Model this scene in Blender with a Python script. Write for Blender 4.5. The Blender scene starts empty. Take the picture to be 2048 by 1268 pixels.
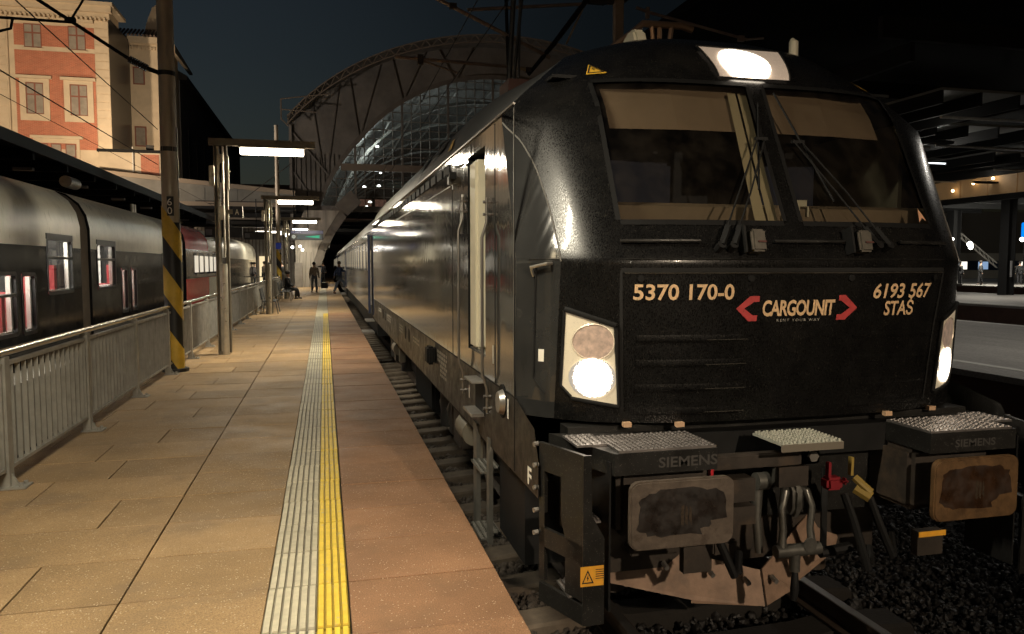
import bpy, bmesh, math, random
import numpy as np
from mathutils import Vector, Matrix
R = math.radians
rnd = random.Random(7)
sc = bpy.context.scene
col = sc.collection
# ---------------------------------------------------------------- camera, world, exposure
cam = bpy.data.objects.new('camera', bpy.data.cameras.new('camera')); col.objects.link(cam)
cam.data.sensor_width = 36.0; cam.data.lens = 36.0*1516/2048
cam.data.clip_start = 0.05; cam.data.clip_end = 2000
cam.location = (0, 0, 2.264); cam.rotation_euler = (R(90-3.962), 0, R(-13.862))
sc.camera = cam
world = bpy.data.worlds.new('World'); sc.world = world; world.use_nodes = True
wn, wl = world.node_tree.nodes, world.node_tree.links
sky = wn.new('ShaderNodeTexSky'); sky.sky_type = 'NISHITA'; sky.sun_disc = False
sky.sun_elevation = R(4); sky.sun_rotation = R(200); sky.altitude = 200
bg = wn['Background']
mixw = wn.new('ShaderNodeMix'); mixw.data_type = 'RGBA'; mixw.inputs[0].default_value = 0.985
wl.new(sky.outputs[0], mixw.inputs[6]); mixw.inputs[7].default_value = (0.0055, 0.0070, 0.0125, 1)
wl.new(mixw.outputs[2], bg.inputs[0])
bg.inputs[1].default_value = 0.50
tcw = wn.new('ShaderNodeTexCoord'); sxw = wn.new('ShaderNodeSeparateXYZ'); wl.new(tcw.outputs['Generated'], sxw.inputs[0])
mrw = wn.new('ShaderNodeMapRange'); mrw.interpolation_type = 'SMOOTHSTEP'; mrw.inputs[1].default_value = -.25; mrw.inputs[2].default_value = .42; mrw.inputs[3].default_value = .46; mrw.inputs[4].default_value = .10
wl.new(sxw.outputs[0], mrw.inputs[0]); wl.new(mrw.outputs[0], bg.inputs[1])   # city glow fades towards the dark right side
sc.view_settings.view_transform = 'Standard'; sc.view_settings.look = 'None'
sc.view_settings.exposure = 0.22; sc.view_settings.gamma = 1.0; sc.view_settings.use_curve_mapping = False
sc.render.film_transparent = False
try:
    sc.cycles.use_denoising = True; sc.cycles.denoiser = 'OPENIMAGEDENOISE'
    sc.cycles.max_bounces = 6; sc.cycles.diffuse_bounces = 3; sc.cycles.glossy_bounces = 4
    sc.cycles.transparent_max_bounces = 10; sc.cycles.transmission_bounces = 4
    sc.cycles.sample_clamp_indirect = 4.0; sc.cycles.use_light_tree = True
    sc.cycles.caustics_reflective = False; sc.cycles.caustics_refractive = False
except Exception: pass
TUBE = (1.0, 0.90, 0.69)
XC = 2.564          # centre line of the loco's track
P = 0.57            # top of the platforms

# ---------------------------------------------------------------- materials
MATS = {}
def M(name, c=(.5,.5,.5), rough=.5, metal=0, spec=.5, noise=None, bump=None, speck=None, emis=None, es=0, rand=0, coat=0, stain=None, map_scale=None, rough_noise=None, streak=None, grain=None, groove=None):
    if name in MATS: return MATS[name]
    m = bpy.data.materials.new(name); m.use_nodes = True; MATS[name] = m
    n, l = m.node_tree.nodes, m.node_tree.links; b = n['Principled BSDF']
    b.inputs['Base Color'].default_value = (*c, 1); b.inputs['Roughness'].default_value = rough
    b.inputs['Metallic'].default_value = metal; b.inputs['Specular IOR Level'].default_value = spec
    if coat: b.inputs['Coat Weight'].default_value = coat; b.inputs['Coat Roughness'].default_value = .06
    if emis: b.inputs['Emission Color'].default_value = (*emis, 1); b.inputs['Emission Strength'].default_value = es
    pos = None
    def P3(scale=None):
        nonlocal pos
        if pos is None: pos = n.new('ShaderNodeNewGeometry').outputs['Position']
        if scale is None: return pos
        mp = n.new('ShaderNodeMapping'); mp.inputs['Scale'].default_value = scale; l.new(pos, mp.inputs[0]); return mp.outputs[0]
    cur = None
    def colsock():
        nonlocal cur
        if cur is None:
            rgb = n.new('ShaderNodeRGB'); rgb.outputs[0].default_value = (*c, 1); cur = rgb.outputs[0]
        return cur
    def mult(fac):
        nonlocal cur
        h = n.new('ShaderNodeHueSaturation'); l.new(colsock(), h.inputs['Color']); l.new(fac, h.inputs['Value']); cur = h.outputs[0]
    def ramp(sock, a, b2, lo, hi):
        r = n.new('ShaderNodeMapRange'); r.inputs[1].default_value = a; r.inputs[2].default_value = b2
        r.inputs[3].default_value = lo; r.inputs[4].default_value = hi; l.new(sock, r.inputs[0]); return r.outputs[0]
    def tex(scale, detail=5, sc3=None, rough_=.6):
        t = n.new('ShaderNodeTexNoise'); t.inputs['Scale'].default_value = scale; t.inputs['Detail'].default_value = detail
        t.inputs['Roughness'].default_value = rough_; l.new(P3(sc3), t.inputs['Vector']); return t.outputs['Fac']
    if noise: mult(ramp(tex(noise[0], 6, map_scale), .3, .7, 1-noise[1], 1+noise[1]))
    if grain: mult(ramp(tex(grain[0], 2), .35, .65, 1-grain[1], 1+grain[1]))
    if groove:  # darker towards the low grooves
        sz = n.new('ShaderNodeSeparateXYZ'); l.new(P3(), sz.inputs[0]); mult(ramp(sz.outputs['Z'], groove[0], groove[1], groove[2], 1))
    if rand:
        oi = n.new('ShaderNodeObjectInfo'); mult(ramp(oi.outputs['Random'], 0, 1, 1-rand, 1+rand))
    if stain:
        t = tex(stain[0], 8); f = ramp(t, stain[1], stain[1]+.12, 0, stain[3] if len(stain)>3 else 1)
        mx = n.new('ShaderNodeMix'); mx.data_type = 'RGBA'; l.new(f, mx.inputs[0]); l.new(colsock(), mx.inputs[6]); mx.inputs[7].default_value = (*stain[2], 1); cur = mx.outputs[2]
    if speck:
        v = n.new('ShaderNodeTexVoronoi'); v.inputs['Scale'].default_value = speck[0]; l.new(P3(), v.inputs['Vector'])
        f = ramp(v.outputs['Distance'], speck[1]*.7, speck[1], 1, 0)
        t2 = ramp(tex(speck[0]*.4, 2), .48, .56, 0, 1)
        mm = n.new('ShaderNodeMath'); mm.operation = 'MULTIPLY'; l.new(f, mm.inputs[0]); l.new(t2, mm.inputs[1])
        mx = n.new('ShaderNodeMix'); mx.data_type = 'RGBA'; l.new(mm.outputs[0], mx.inputs[0]); l.new(colsock(), mx.inputs[6]); mx.inputs[7].default_value = (*speck[2], 1); cur = mx.outputs[2]
    if cur is not None: l.new(cur, b.inputs['Base Color'])
    if rough_noise: l.new(ramp(tex(rough_noise[0], 6, rough_noise[3] if len(rough_noise) > 3 else None), .35, .65, rough_noise[1], rough_noise[2]), b.inputs['Roughness'])
    if streak:  # washing streaks: the normal tips up and down, column by column
        t = tex(1.0, 3, (1, streak[0], streak[1])); sb = n.new('ShaderNodeMath'); sb.operation = 'MULTIPLY_ADD'; l.new(t, sb.inputs[0]); sb.inputs[1].default_value = streak[2]; sb.inputs[2].default_value = -streak[2]*.5
        cx = n.new('ShaderNodeCombineXYZ'); l.new(sb.outputs[0], cx.inputs[2]); va = n.new('ShaderNodeVectorMath'); va.operation = 'ADD'
        gn = n.new('ShaderNodeNewGeometry'); l.new(gn.outputs['Normal'], va.inputs[0]); l.new(cx.outputs[0], va.inputs[1]); vn = n.new('ShaderNodeVectorMath'); vn.operation = 'NORMALIZE'; l.new(va.outputs[0], vn.inputs[0])
        l.new(vn.outputs[0], b.inputs['Normal'])
        if coat: l.new(vn.outputs[0], b.inputs['Coat Normal'])
    if bump:
        t = tex(bump[0], 4, bump[2] if len(bump) > 2 else None); bp = n.new('ShaderNodeBump'); bp.inputs['Strength'].default_value = bump[1]
        bp.inputs['Distance'].default_value = bump[3] if len(bump) > 3 else .01
        l.new(t, bp.inputs['Height']); l.new(bp.outputs[0], b.inputs['Normal'])
    return m
def glassmat(name, tint=(.75,.78,.75), dirt=.05, ior=1.45, rough=.02, dcol=(.3,.27,.22)):
    if name in MATS: return MATS[name]
    m = bpy.data.materials.new(name); m.use_nodes = True; MATS[name] = m
    n, l = m.node_tree.nodes, m.node_tree.links; n.clear()
    out = n.new('ShaderNodeOutputMaterial'); tr = n.new('ShaderNodeBsdfTransparent'); tr.inputs[0].default_value = (*tint, 1)
    gl = n.new('ShaderNodeBsdfGlossy'); gl.inputs['Roughness'].default_value = rough
    lw = n.new('ShaderNodeLayerWeight'); pw = n.new('ShaderNodeMath'); pw.operation = 'POWER'; l.new(lw.outputs['Facing'], pw.inputs[0]); pw.inputs[1].default_value = 4
    f0 = ((ior-1)/(ior+1))**2; fr = n.new('ShaderNodeMapRange'); fr.inputs[3].default_value = f0*1.8; fr.inputs[4].default_value = .9; l.new(pw.outputs[0], fr.inputs[0])
    mx = n.new('ShaderNodeMixShader'); l.new(fr.outputs[0], mx.inputs[0]); l.new(tr.outputs[0], mx.inputs[1]); l.new(gl.outputs[0], mx.inputs[2])
    df = n.new('ShaderNodeBsdfDiffuse'); df.inputs[0].default_value = (*dcol, 1)
    g = n.new('ShaderNodeNewGeometry'); t = n.new('ShaderNodeTexNoise'); t.inputs['Scale'].default_value = 9; t.inputs['Detail'].default_value = 8; l.new(g.outputs['Position'], t.inputs['Vector'])
    mr = n.new('ShaderNodeMapRange'); mr.inputs[1].default_value = .35; mr.inputs[2].default_value = .7; mr.inputs[3].default_value = dirt*.3; mr.inputs[4].default_value = dirt*1.6; l.new(t.outputs[0], mr.inputs[0])
    m2 = n.new('ShaderNodeMixShader'); l.new(mr.outputs[0], m2.inputs[0]); l.new(mx.outputs[0], m2.inputs[1]); l.new(df.outputs[0], m2.inputs[2])
    l.new(m2.outputs[0], out.inputs[0]); return m
def emat(name, c, s):
    if name in MATS: return MATS[name]
    m = bpy.data.materials.new(name); m.use_nodes = True; MATS[name] = m
    n, l = m.node_tree.nodes, m.node_tree.links; n.clear()
    out = n.new('ShaderNodeOutputMaterial'); e = n.new('ShaderNodeEmission'); e.inputs[0].default_value = (*c, 1); e.inputs[1].default_value = s
    l.new(e.outputs[0], out.inputs[0]); return m

# ---------------------------------------------------------------- builders
def org(parent): return Vector(parent['_wo']) if parent is not None and '_wo' in parent else Vector((0,0,0))
def link(name, me, mat=None, parent=None, label=None, cat=None, group=None, kind=None, loc=None):
    o = bpy.data.objects.new(name, me); col.objects.link(o)
    if mat is not None and me is not None and len(me.materials) == 0: me.materials.append(mat)
    if parent is not None: o.parent = parent
    if label: o['label'] = label
    if cat: o['category'] = cat
    if group: o['group'] = group
    if kind: o['kind'] = kind
    if loc is not None: o.location = loc
    return o
def thing(name, loc, label, cat, group=None):
    o = bpy.data.objects.new(name, None); col.objects.link(o); o.location = loc; o.empty_display_size = .2
    o['label'] = label; o['category'] = cat; o['_wo'] = tuple(loc)
    if group: o['group'] = group
    return o
class MB:
    def __init__(s): s.v = []; s.f = []
    def add(s, vs, fs):
        k = len(s.v); s.v += [tuple(v) for v in vs]; s.f += [tuple(i+k for i in f) for f in fs]; return s
    def box(s, x0, x1, y0, y1, z0, z1):
        vs = [(x, y, z) for x in (x0, x1) for y in (y0, y1) for z in (z0, z1)]
        return s.add(vs, [(0,1,3,2),(4,6,7,5),(0,4,5,1),(2,3,7,6),(0,2,6,4),(1,5,7,3)])
    def rbox(s, c, size, rot=None, bev=0):
        hx, hy, hz = [q/2 for q in size]
        Mx = rot if rot is not None else Matrix.Identity(3); c = Vector(c)
        vs = [c + Mx @ Vector((x, y, z)) for x in (-hx, hx) for y in (-hy, hy) for z in (-hz, hz)]
        return s.add(vs, [(0,1,3,2),(4,6,7,5),(0,4,5,1),(2,3,7,6),(0,2,6,4),(1,5,7,3)])
    def bar(s, a, b, w, h, up=(0,0,1)):
        a, b = Vector(a), Vector(b); d = (b-a); L = d.length; d.normalize(); up = Vector(up)
        x = d.cross(up)
        if x.length < 1e-4: x = d.cross(Vector((1,0,0)))
        x.normalize(); u = x.cross(d)
        vs = [p + x*sx*w/2 + u*su*h/2 for p in (a, b) for sx in (-1, 1) for su in (-1, 1)]
        return s.add(vs, [(0,1,3,2),(4,6,7,5),(0,4,5,1),(2,3,7,6),(0,2,6,4),(1,5,7,3)])
    def tube(s, pts, r, n=8, caps=True):
        pts = [Vector(p) for p in pts]; rs = r if isinstance(r, (list, tuple)) else [r]*len(pts)
        k = len(s.v); prev = None
        for i, p in enumerate(pts):
            d = (pts[min(i+1, len(pts)-1)] - pts[max(i-1, 0)]).normalized()
            if prev is None:
                x = d.cross(Vector((0,0,1)))
                if x.length < 1e-3: x = d.cross(Vector((1,0,0)))
            else: x = prev - d*prev.dot(d)
            x.normalize(); y = d.cross(x); prev = x
            for j in range(n):
                a = 2*math.pi*j/n; s.v.append(tuple(p + (x*math.cos(a)+y*math.sin(a))*rs[i]))
        for i in range(len(pts)-1):
            for j in range(n):
                j2 = (j+1) % n; s.f.append((k+i*n+j, k+i*n+j2, k+(i+1)*n+j2, k+(i+1)*n+j))
        if caps:
            s.f.append(tuple(k+j for j in reversed(range(n)))); s.f.append(tuple(k+(len(pts)-1)*n+j for j in range(n)))
        return s
    def prism(s, pts, axis, a, b):
        """polygon pts (2d) extruded along axis 'x','y','z' from a to b"""
        n = len(pts)
        def mk(p, t): return {'x': (t, p[0], p[1]), 'y': (p[0], t, p[1]), 'z': (p[0], p[1], t)}[axis]
        vs = [mk(p, a) for p in pts] + [mk(p, b) for p in pts]
        return s.add(vs, [tuple(range(n)), tuple(reversed(range(n, 2*n)))] + [(i, n+i, n+(i+1) % n, (i+1) % n) for i in range(n)])
    def sphere(s, c, r, n=10, m=6, sz=(1,1,1)):
        vs = [(c[0], c[1], c[2]+r*sz[2])]
        for i in range(1, m):
            t = math.pi*i/m
            for j in range(n):
                a = 2*math.pi*j/n; vs.append((c[0]+r*sz[0]*math.sin(t)*math.cos(a), c[1]+r*sz[1]*math.sin(t)*math.sin(a), c[2]+r*sz[2]*math.cos(t)))
        vs.append((c[0], c[1], c[2]-r*sz[2])); fs = [(0, 1+j, 1+(j+1) % n) for j in range(n)]
        for i in range(m-2):
            for j in range(n): fs.append((1+i*n+j, 1+(i+1)*n+j, 1+(i+1)*n+(j+1) % n, 1+i*n+(j+1) % n))
        L = len(vs)-1; fs += [(L, 1+(m-2)*n+(j+1) % n, 1+(m-2)*n+j) for j in range(n)]
        return s.add(vs, fs)
    def grid(s, rows, keep=None, thick=None):
        """rows: list of rows of points; keep(i,j)->bool"""
        k = len(s.v); m = len(rows[0])
        for r in rows: s.v += [tuple(p) for p in r]
        for i in range(len(rows)-1):
            for j in range(m-1):
                if keep is None or keep(i, j): s.f.append((k+i*m+j, k+i*m+j+1, k+(i+1)*m+j+1, k+(i+1)*m+j))
        return s
    def mesh(s, name, o=Vector((0,0,0)), smooth=0, fixn=True):
        me = bpy.data.meshes.new(name)
        me.from_pydata([(v[0]-o[0], v[1]-o[1], v[2]-o[2]) for v in s.v], [], s.f); me.update()
        if fixn:
            bm = bmesh.new(); bm.from_mesh(me); bmesh.ops.delete(bm, geom=[v for v in bm.verts if not v.link_faces], context='VERTS'); bmesh.ops.recalc_face_normals(bm, faces=bm.faces); bm.to_mesh(me); bm.free()
        if smooth:
            for p in me.polygons: p.use_smooth = True
            try: me.set_sharp_from_angle(angle=R(smooth))
            except Exception: pass
        return me
    def build(s, name, mat, parent=None, smooth=0, bevel=0, **kw):
        o = org(parent) if parent is not None else Vector(kw.get('loc') or (0,0,0))
        me = s.mesh(name, o, smooth)
        if bevel:
            bm = bmesh.new(); bm.from_mesh(me)
            es = [e for e in bm.edges if len(e.link_faces) == 2 and e.calc_face_angle(0) > R(30)]
            try: bmesh.ops.bevel(bm, geom=es, offset=bevel, segments=2, affect='EDGES', clamp_overlap=True)
            except Exception: pass
            bm.to_mesh(me); bm.free()
            for p in me.polygons: p.use_smooth = True
            try: me.set_sharp_from_angle(angle=R(50))
            except Exception: pass
        ob = link(name, me, mat, parent, **kw); ob['_wo'] = tuple(o); return ob
def copy_tree(o, parent=None, loc=None, **props):
    c = o.copy(); col.objects.link(c)
    if parent is not None: c.parent = parent
    if loc is not None: c.location = loc
    for k, v in props.items(): c[k] = v
    for ch in list(o.children): copy_tree(ch, c)
    return c
def text_mesh(s, size, bold=0, sx=1, shear=0, spacing=1, align='LEFT', depth=0):
    cu = bpy.data.curves.new('t', 'FONT'); cu.body = s; cu.size = size; cu.offset = bold; cu.space_character = spacing; cu.shear = shear
    cu.align_x = align; cu.extrude = depth; cu.resolution_u = 3
    ob = bpy.data.objects.new('t', cu); col.objects.link(ob)
    me = bpy.data.meshes.new_from_object(ob.evaluated_get(bpy.context.evaluated_depsgraph_get()))
    bpy.data.objects.remove(ob); bpy.data.curves.remove(cu)
    for v in me.vertices: v.co.x *= sx
    return me
def fit_text(s, x0, x1, z0, z1, bold=0, shear=0, spacing=1, subdiv=True):
    """text mesh stretched into the box x0..x1, z0..z1: returns list of (x,z) verts and faces"""
    me = text_mesh(s, 1.0, bold, 1, shear, spacing)
    xs = [v.co.x for v in me.vertices]; ys = [v.co.y for v in me.vertices]
    ax, bx, ay, by = min(xs), max(xs), min(ys), max(ys)
    pts = [(x0+(v.co.x-ax)/(bx-ax)*(x1-x0), z0+(v.co.y-ay)/(by-ay)*(z1-z0)) for v in me.vertices]
    fs = [tuple(p.vertices) for p in me.polygons]; bpy.data.meshes.remove(me); return pts, fs
def plane_text(s, x0, x1, z0, z1, fn, mat, parent, name='lettering', **kw):
    pts, fs = fit_text(s, x0, x1, z0, z1, **kw)
    return MB().add([fn(a, b) for a, b in pts], fs).build(name, mat, parent)

# common materials
m_tube = emat('lamp_tube_glow', (1, .86, .66), 14)
m_darksteel = M('dark_steel', (.05,.048,.045), .45, .6, noise=(6,.3), rough_noise=(5,.35,.6))
m_steel = M('galvanised_steel', (.36,.34,.31), .42, .75, noise=(8,.22), rough_noise=(6,.3,.55))
m_black = M('black_matt', (.009,.009,.009), .65, 0, .2, noise=(8,.3))
m_rubber = M('rubber', (.007,.007,.007), .6, 0, .2)
m_concrete = M('concrete', (.24,.215,.18), .85, noise=(2.2,.25), bump=(30,.3), stain=(1.1,.56,(.13,.115,.095),.6))
m_slab = M('paving_slab', (.315,.207,.105), .7, 0, .28, noise=(1.3,.20), speck=(55,.24,(.62,.50,.34)), rand=.18, bump=(120,.25), stain=(1.6,.54,(.215,.15,.09),.55), rough_noise=(2.5,.58,.78), grain=(150,.24))

# ================================================================ STRUCTURE
MB().add([(-900,-300,-.42),(900,-300,-.42),(900,1400,-.42),(-900,1400,-.42)], [(0,1,2,3)]).build('ground', M('ballast_bed', (.035,.029,.024), .95, noise=(9,.55), bump=(14,1.0,None,.05)), kind='structure')
plat = MB().box(-2.62, .885, -14, 150, -.42, .525).build('platform', M('bedding_dark', (.06,.05,.04), .9), kind='structure')
MB().box(.886, .897, -14, 150, -.42, .52).build('platform_edge_wall', m_concrete, plat)
MB().box(-4.75, -4.25, -14, 45, -.42, P).build('platform_strip', m_concrete, kind='structure')
MB().box(-4.75, -2.622, 45, 150, -.42, P-.002).build('platform_far_side', m_concrete, kind='structure')
m_slab2 = M('edge_slab_stone', (.275,.150,.082), .7, 0, .28, noise=(1.3,.25), speck=(55,.22,(.60,.45,.31)), rand=.10, bump=(120,.25), stain=(1.4,.54,(.20,.12,.07),.55), rough_noise=(2.5,.58,.78), grain=(150,.24))
# paving: slabs laid in rows 0.61 m deep
rows = []
y = 4.055-.61*4
bigs = {}
def slab_mesh(w, d, tag_=0):
    k = (round(w, 3), round(d, 3), tag_)
    if k not in bigs:
        mb = MB(); g = .005; b = .002; x0, x1, y0, y1 = g, w-g, g, d-g
        mb.add([(x0,y0,-.045),(x1,y0,-.045),(x1,y1,-.045),(x0,y1,-.045),(x0,y0,-b),(x1,y0,-b),(x1,y1,-b),(x0,y1,-b),(x0+b,y0+b,0),(x1-b,y0+b,0),(x1-b,y1-b,0),(x0+b,y1-b,0)],
               [(0,1,5,4),(1,2,6,5),(2,3,7,6),(3,0,4,7),(4,5,9,8),(5,6,10,9),(6,7,11,10),(7,4,8,11),(8,9,10,11)])
        bigs[k] = mb.mesh('paving_slab')
    return bigs[k]
far = MB(); nb = 0
i = 0
while y < 100:
    offs = (0.0, .42, .18, .6)[i % 4]
    cuts = [-1.03]; x = -1.03-.42-offs*.0-(.5 if i % 2 else 0)-(.12*(i % 3))
    while x > -2.55: cuts.append(x); x -= .92
    cuts.append(-2.61); cuts = sorted(set(cuts))
    segs = list(zip(cuts, cuts[1:])) + [(-1.03, -.315), (.093, .90)]
    for a, b in segs:
        if b-a < .1: continue
        if y < 27 and nb < 298:
            o = link('edge_slab' if a > 0 else 'paving_slab', slab_mesh(round(b-a, 2), .61, int(a > 0)), m_slab2 if a > 0 else m_slab, plat, loc=(a, y+rnd.uniform(-.002,.002), P+rnd.uniform(-.003,.001))); o.rotation_euler = (rnd.uniform(-.0025,.0025), rnd.uniform(-.0025,.0025), rnd.uniform(-.001,.001)); nb += 1
        else:
            me = slab_mesh(round(b-a, 2), .61); h = rnd.uniform(-.002,.001)
            far.add([(v.co.x+a, v.co.y+y, v.co.z+P+h) for v in me.vertices], [tuple(p.vertices) for p in me.polygons])
    y += .61; i += 1
far.build('far_paving', m_slab, plat, kind='stuff')
# tactile strip
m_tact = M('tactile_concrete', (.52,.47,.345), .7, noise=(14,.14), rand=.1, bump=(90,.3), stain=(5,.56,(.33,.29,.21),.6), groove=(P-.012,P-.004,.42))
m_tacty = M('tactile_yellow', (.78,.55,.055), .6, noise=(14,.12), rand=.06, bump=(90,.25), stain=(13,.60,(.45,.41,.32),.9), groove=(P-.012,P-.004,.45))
def tact_mesh(w, nribs, L=.5):
    mb = MB(); mb.box(0, w, .004, L-.004, -.045, -.014); pw = w/nribs
    for k in range(nribs):
        a, b = k*pw+.0070, (k+1)*pw-.0070
        mb.add([(a-.003,.006,-.015),(b+.003,.006,-.015),(b+.003,L-.006,-.015),(a-.003,L-.006,-.015),(a,.012,.001),(b,.012,.001),(b,L-.012,.001),(a,L-.012,.001)],
               [(0,1,5,4),(1,2,6,5),(2,3,7,6),(3,0,4,7),(4,5,6,7)])
    return mb.mesh('tactile_tile')
ta, tb = tact_mesh(.247, 6), tact_mesh(.153, 4)
farw, fary = MB(), MB(); y = 2.05; k = 0
while y < 90:
    dz = rnd.uniform(-.003, .002)
    if y < 27:
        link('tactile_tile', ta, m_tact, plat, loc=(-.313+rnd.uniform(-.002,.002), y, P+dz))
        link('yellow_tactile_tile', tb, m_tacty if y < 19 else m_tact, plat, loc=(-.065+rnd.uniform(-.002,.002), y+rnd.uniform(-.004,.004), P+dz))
    else:
        farw.add([(v.co.x-.313, v.co.y+y, v.co.z+P) for v in ta.vertices], [tuple(p.vertices) for p in ta.polygons])
        farw.add([(v.co.x-.065, v.co.y+y, v.co.z+P) for v in tb.vertices], [tuple(p.vertices) for p in tb.polygons])
    y += .5; k += 1
if len(farw.v): farw.build('far_tactile_strip', m_tact, plat, kind='stuff')

# ---------------------------------------------------------------- track
m_sleeper = M('sleeper_concrete', (.105,.082,.060), .9, noise=(7,.3), rand=.15, bump=(35,.5))
m_rail = M('rail_steel', (.10,.075,.06), .5, .6, noise=(5,.3))
m_railtop = M('rail_head', (.16,.15,.14), .38, .8)
def rail_mb(x, y0, y1):
    prof = [(-.07,-.16),(.07,-.16),(.07,-.145),(.012,-.12),(.010,-.045),(.036,-.035),(.036,-.002),(-.036,-.002),(-.036,-.035),(-.010,-.045),(-.012,-.12),(-.07,-.145)]
    return MB().prism([(x+a, b) for a, b in prof], 'y', y0, y1)
def sleeper_mesh():
    mb = MB(); rows = []
    xs = [-1.3,-1.27,-1.02,-.80,-.5,0,.5,.80,1.02,1.27,1.3]; zt = [-.215,-.195,-.18,-.165,-.20,-.21,-.20,-.165,-.18,-.195,-.215]
    for x, z in zip(xs, zt): rows.append([(x,-.15,-.42),(x,-.135,z-.02),(x,-.115,z),(x,.115,z),(x,.135,z-.02),(x,.15,-.42)])
    mb.grid(rows); mb.add(rows[0], [tuple(range(6))]); mb.add(rows[-1], [tuple(reversed(range(6)))]); return mb.mesh('sleeper', smooth=25)
slm = sleeper_mesh()
def track(xc, y0, y1, label, every=.61):
    t = thing('railway_track', (xc, y0, 0), label, 'railway track')
    for s in (-1, 1):
        r = rail_mb(xc+s*.7525, y0, y1).build('rail', m_rail, t)
        MB().box(xc+s*.7525-.03, xc+s*.7525+.03, y0, y1, -.0022, 0).build('rail_head', m_railtop, r)
    y = y0+.25; n = 0; rest = MB()
    while y < y1:
        if n < 110:
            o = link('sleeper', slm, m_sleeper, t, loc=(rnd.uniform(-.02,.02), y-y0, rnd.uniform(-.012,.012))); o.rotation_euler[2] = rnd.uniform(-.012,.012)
        y += every; n += 1
    return t
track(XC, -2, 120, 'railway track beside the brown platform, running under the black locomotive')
# ballast stones
def rocks(name, boxes, seed, mat):
    rg = np.random.default_rng(seed)
    bm = bmesh.new(); bmesh.ops.create_icosphere(bm, subdivisions=1, radius=1); bv = np.array([v.co[:] for v in bm.verts]); bf = np.array([[v.index for v in f.verts] for f in bm.faces]); bm.free()
    V, F, k = [], [], 0
    for (x0, x1, y0, y1, z, n, r0, r1) in boxes:
        c = np.stack([rg.uniform(x0, x1, n), rg.uniform(y0, y1, n), z+rg.uniform(-.03,.028, n)], 1)
        for q in range(n):
            s = rg.uniform(r0, r1)*rg.uniform(.6, 1.35, 3); v = bv*s*rg.uniform(.72, 1.2, (12, 1)); a = rg.uniform(0, 6.28, 3)
            ca, sa = math.cos(a[0]), math.sin(a[0]); cb, sb = math.cos(a[1]), math.sin(a[1])
            v = v @ np.array([[ca,-sa,0],[sa,ca,0],[0,0,1]]) @ np.array([[1,0,0],[0,cb,-sb],[0,sb,cb]])
            V.append(v+c[q]); F.append(bf+k); k += 12
    me = bpy.data.meshes.new(name); me.from_pydata(np.concatenate(V), [], np.concatenate(F).tolist()); me.update(); return link(name, me, mat, kind='stuff', label=None)
m_rock = M('ballast_rock', (.062,.050,.040), .8, noise=(22,.55), bump=(60,.5))
rocks('ballast', [(1.15,1.78,3.0,7.5,-.27,3600,.018,.042),(1.15,1.9,7.5,16,-.27,3900,.022,.045),(1.15,1.9,16,30,-.27,2600,.03,.05)], 3, m_rock)
rocks('shaded_ballast', [(1.85,3.9,3.0,6,-.30,2600,.018,.04),(3.9,5.9,3.2,9,-.36,6200,.014,.030),(5.9,9.9,5,13,-.38,6500,.016,.034)], 4, M('shaded_rock', (.012,.0105,.0095), .55, 0, .5, noise=(22,.6), speck=(40,.2,(.09,.08,.07)), bump=(60,.5)))  # near-black stone colour stands in for the unlit ground here
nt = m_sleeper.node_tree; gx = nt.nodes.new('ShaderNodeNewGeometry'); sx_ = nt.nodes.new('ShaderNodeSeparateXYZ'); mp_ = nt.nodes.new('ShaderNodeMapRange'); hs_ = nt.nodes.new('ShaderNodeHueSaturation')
mp_.inputs[1].default_value = 1.75; mp_.inputs[2].default_value = 2.0; mp_.inputs[3].default_value = 1.0; mp_.inputs[4].default_value = .10   # shade painted in: sleepers turn dark right of the left rail
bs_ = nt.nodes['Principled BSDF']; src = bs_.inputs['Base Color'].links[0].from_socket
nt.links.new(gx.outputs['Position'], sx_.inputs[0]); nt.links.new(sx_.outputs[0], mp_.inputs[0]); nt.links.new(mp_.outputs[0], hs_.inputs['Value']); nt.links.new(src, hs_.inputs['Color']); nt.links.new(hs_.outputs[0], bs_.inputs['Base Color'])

# ================================================================ LOCOMOTIVE
def interp(x, pts):
    if x <= pts[0][0]: return pts[0][1]
    for (a, b), (c, d) in zip(pts, pts[1:]):
        if x <= c: return b+(d-b)*(x-a)/(c-a)
    return pts[-1][1]
Y0 = [(1.0,3.76),(1.4,3.74),(2.28,3.68),(2.31,3.69),(2.5,3.79),(3.345,4.22),(3.40,4.26),(3.5,4.34),(3.66,4.52),(3.78,4.80),(3.86,5.3)]
Wd = [(3.17,1.506),(3.30,1.38),(3.5,1.15),(3.72,.9),(3.80,.72),(3.86,.45)]
Cc = [(2.3,.5),(3.3,.42),(3.86,.6)]
def FS(x, z):
    w = interp(z, Wd); return interp(z, Y0)+interp(z, Cc)*min(1, abs(x)/w)**4
def fp(x, z, off=.004): # point on the cab front, off metres proud of it
    e = .01; n = Vector((FS(x+e, z)-FS(x-e, z), -2*e, 0)); n2 = Vector((0, -2*e, FS(x, z+e)-FS(x, z-e)))
    nn = Vector((n.x, -2*e, n2.z)).normalized()
    return (XC+x+nn.x*off, FS(x, z)+nn.y*off, z+nn.z*off)
loco = thing('locomotive', (XC, 3.335, 0), 'large black electric locomotive with lit headlights standing at the brown platform', 'locomotive')
m_front = M('dusty_black_paint', (.0050,.0049,.0048), .40, 0, .27, noise=(8,.4), speck=(150,.20,(.085,.078,.065)), stain=(2.2,.55,(.0095,.0088,.008),.8), rough_noise=(160,.20,.40,(1,1,.5)), coat=.10)
m_side = M('glossy_black_paint', (.026,.026,.025), .10, 0, .7, noise=(3,.3), rough_noise=(2,.05,.14,(1,20,.8)), coat=.5, streak=(16,.7,.10))
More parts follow.
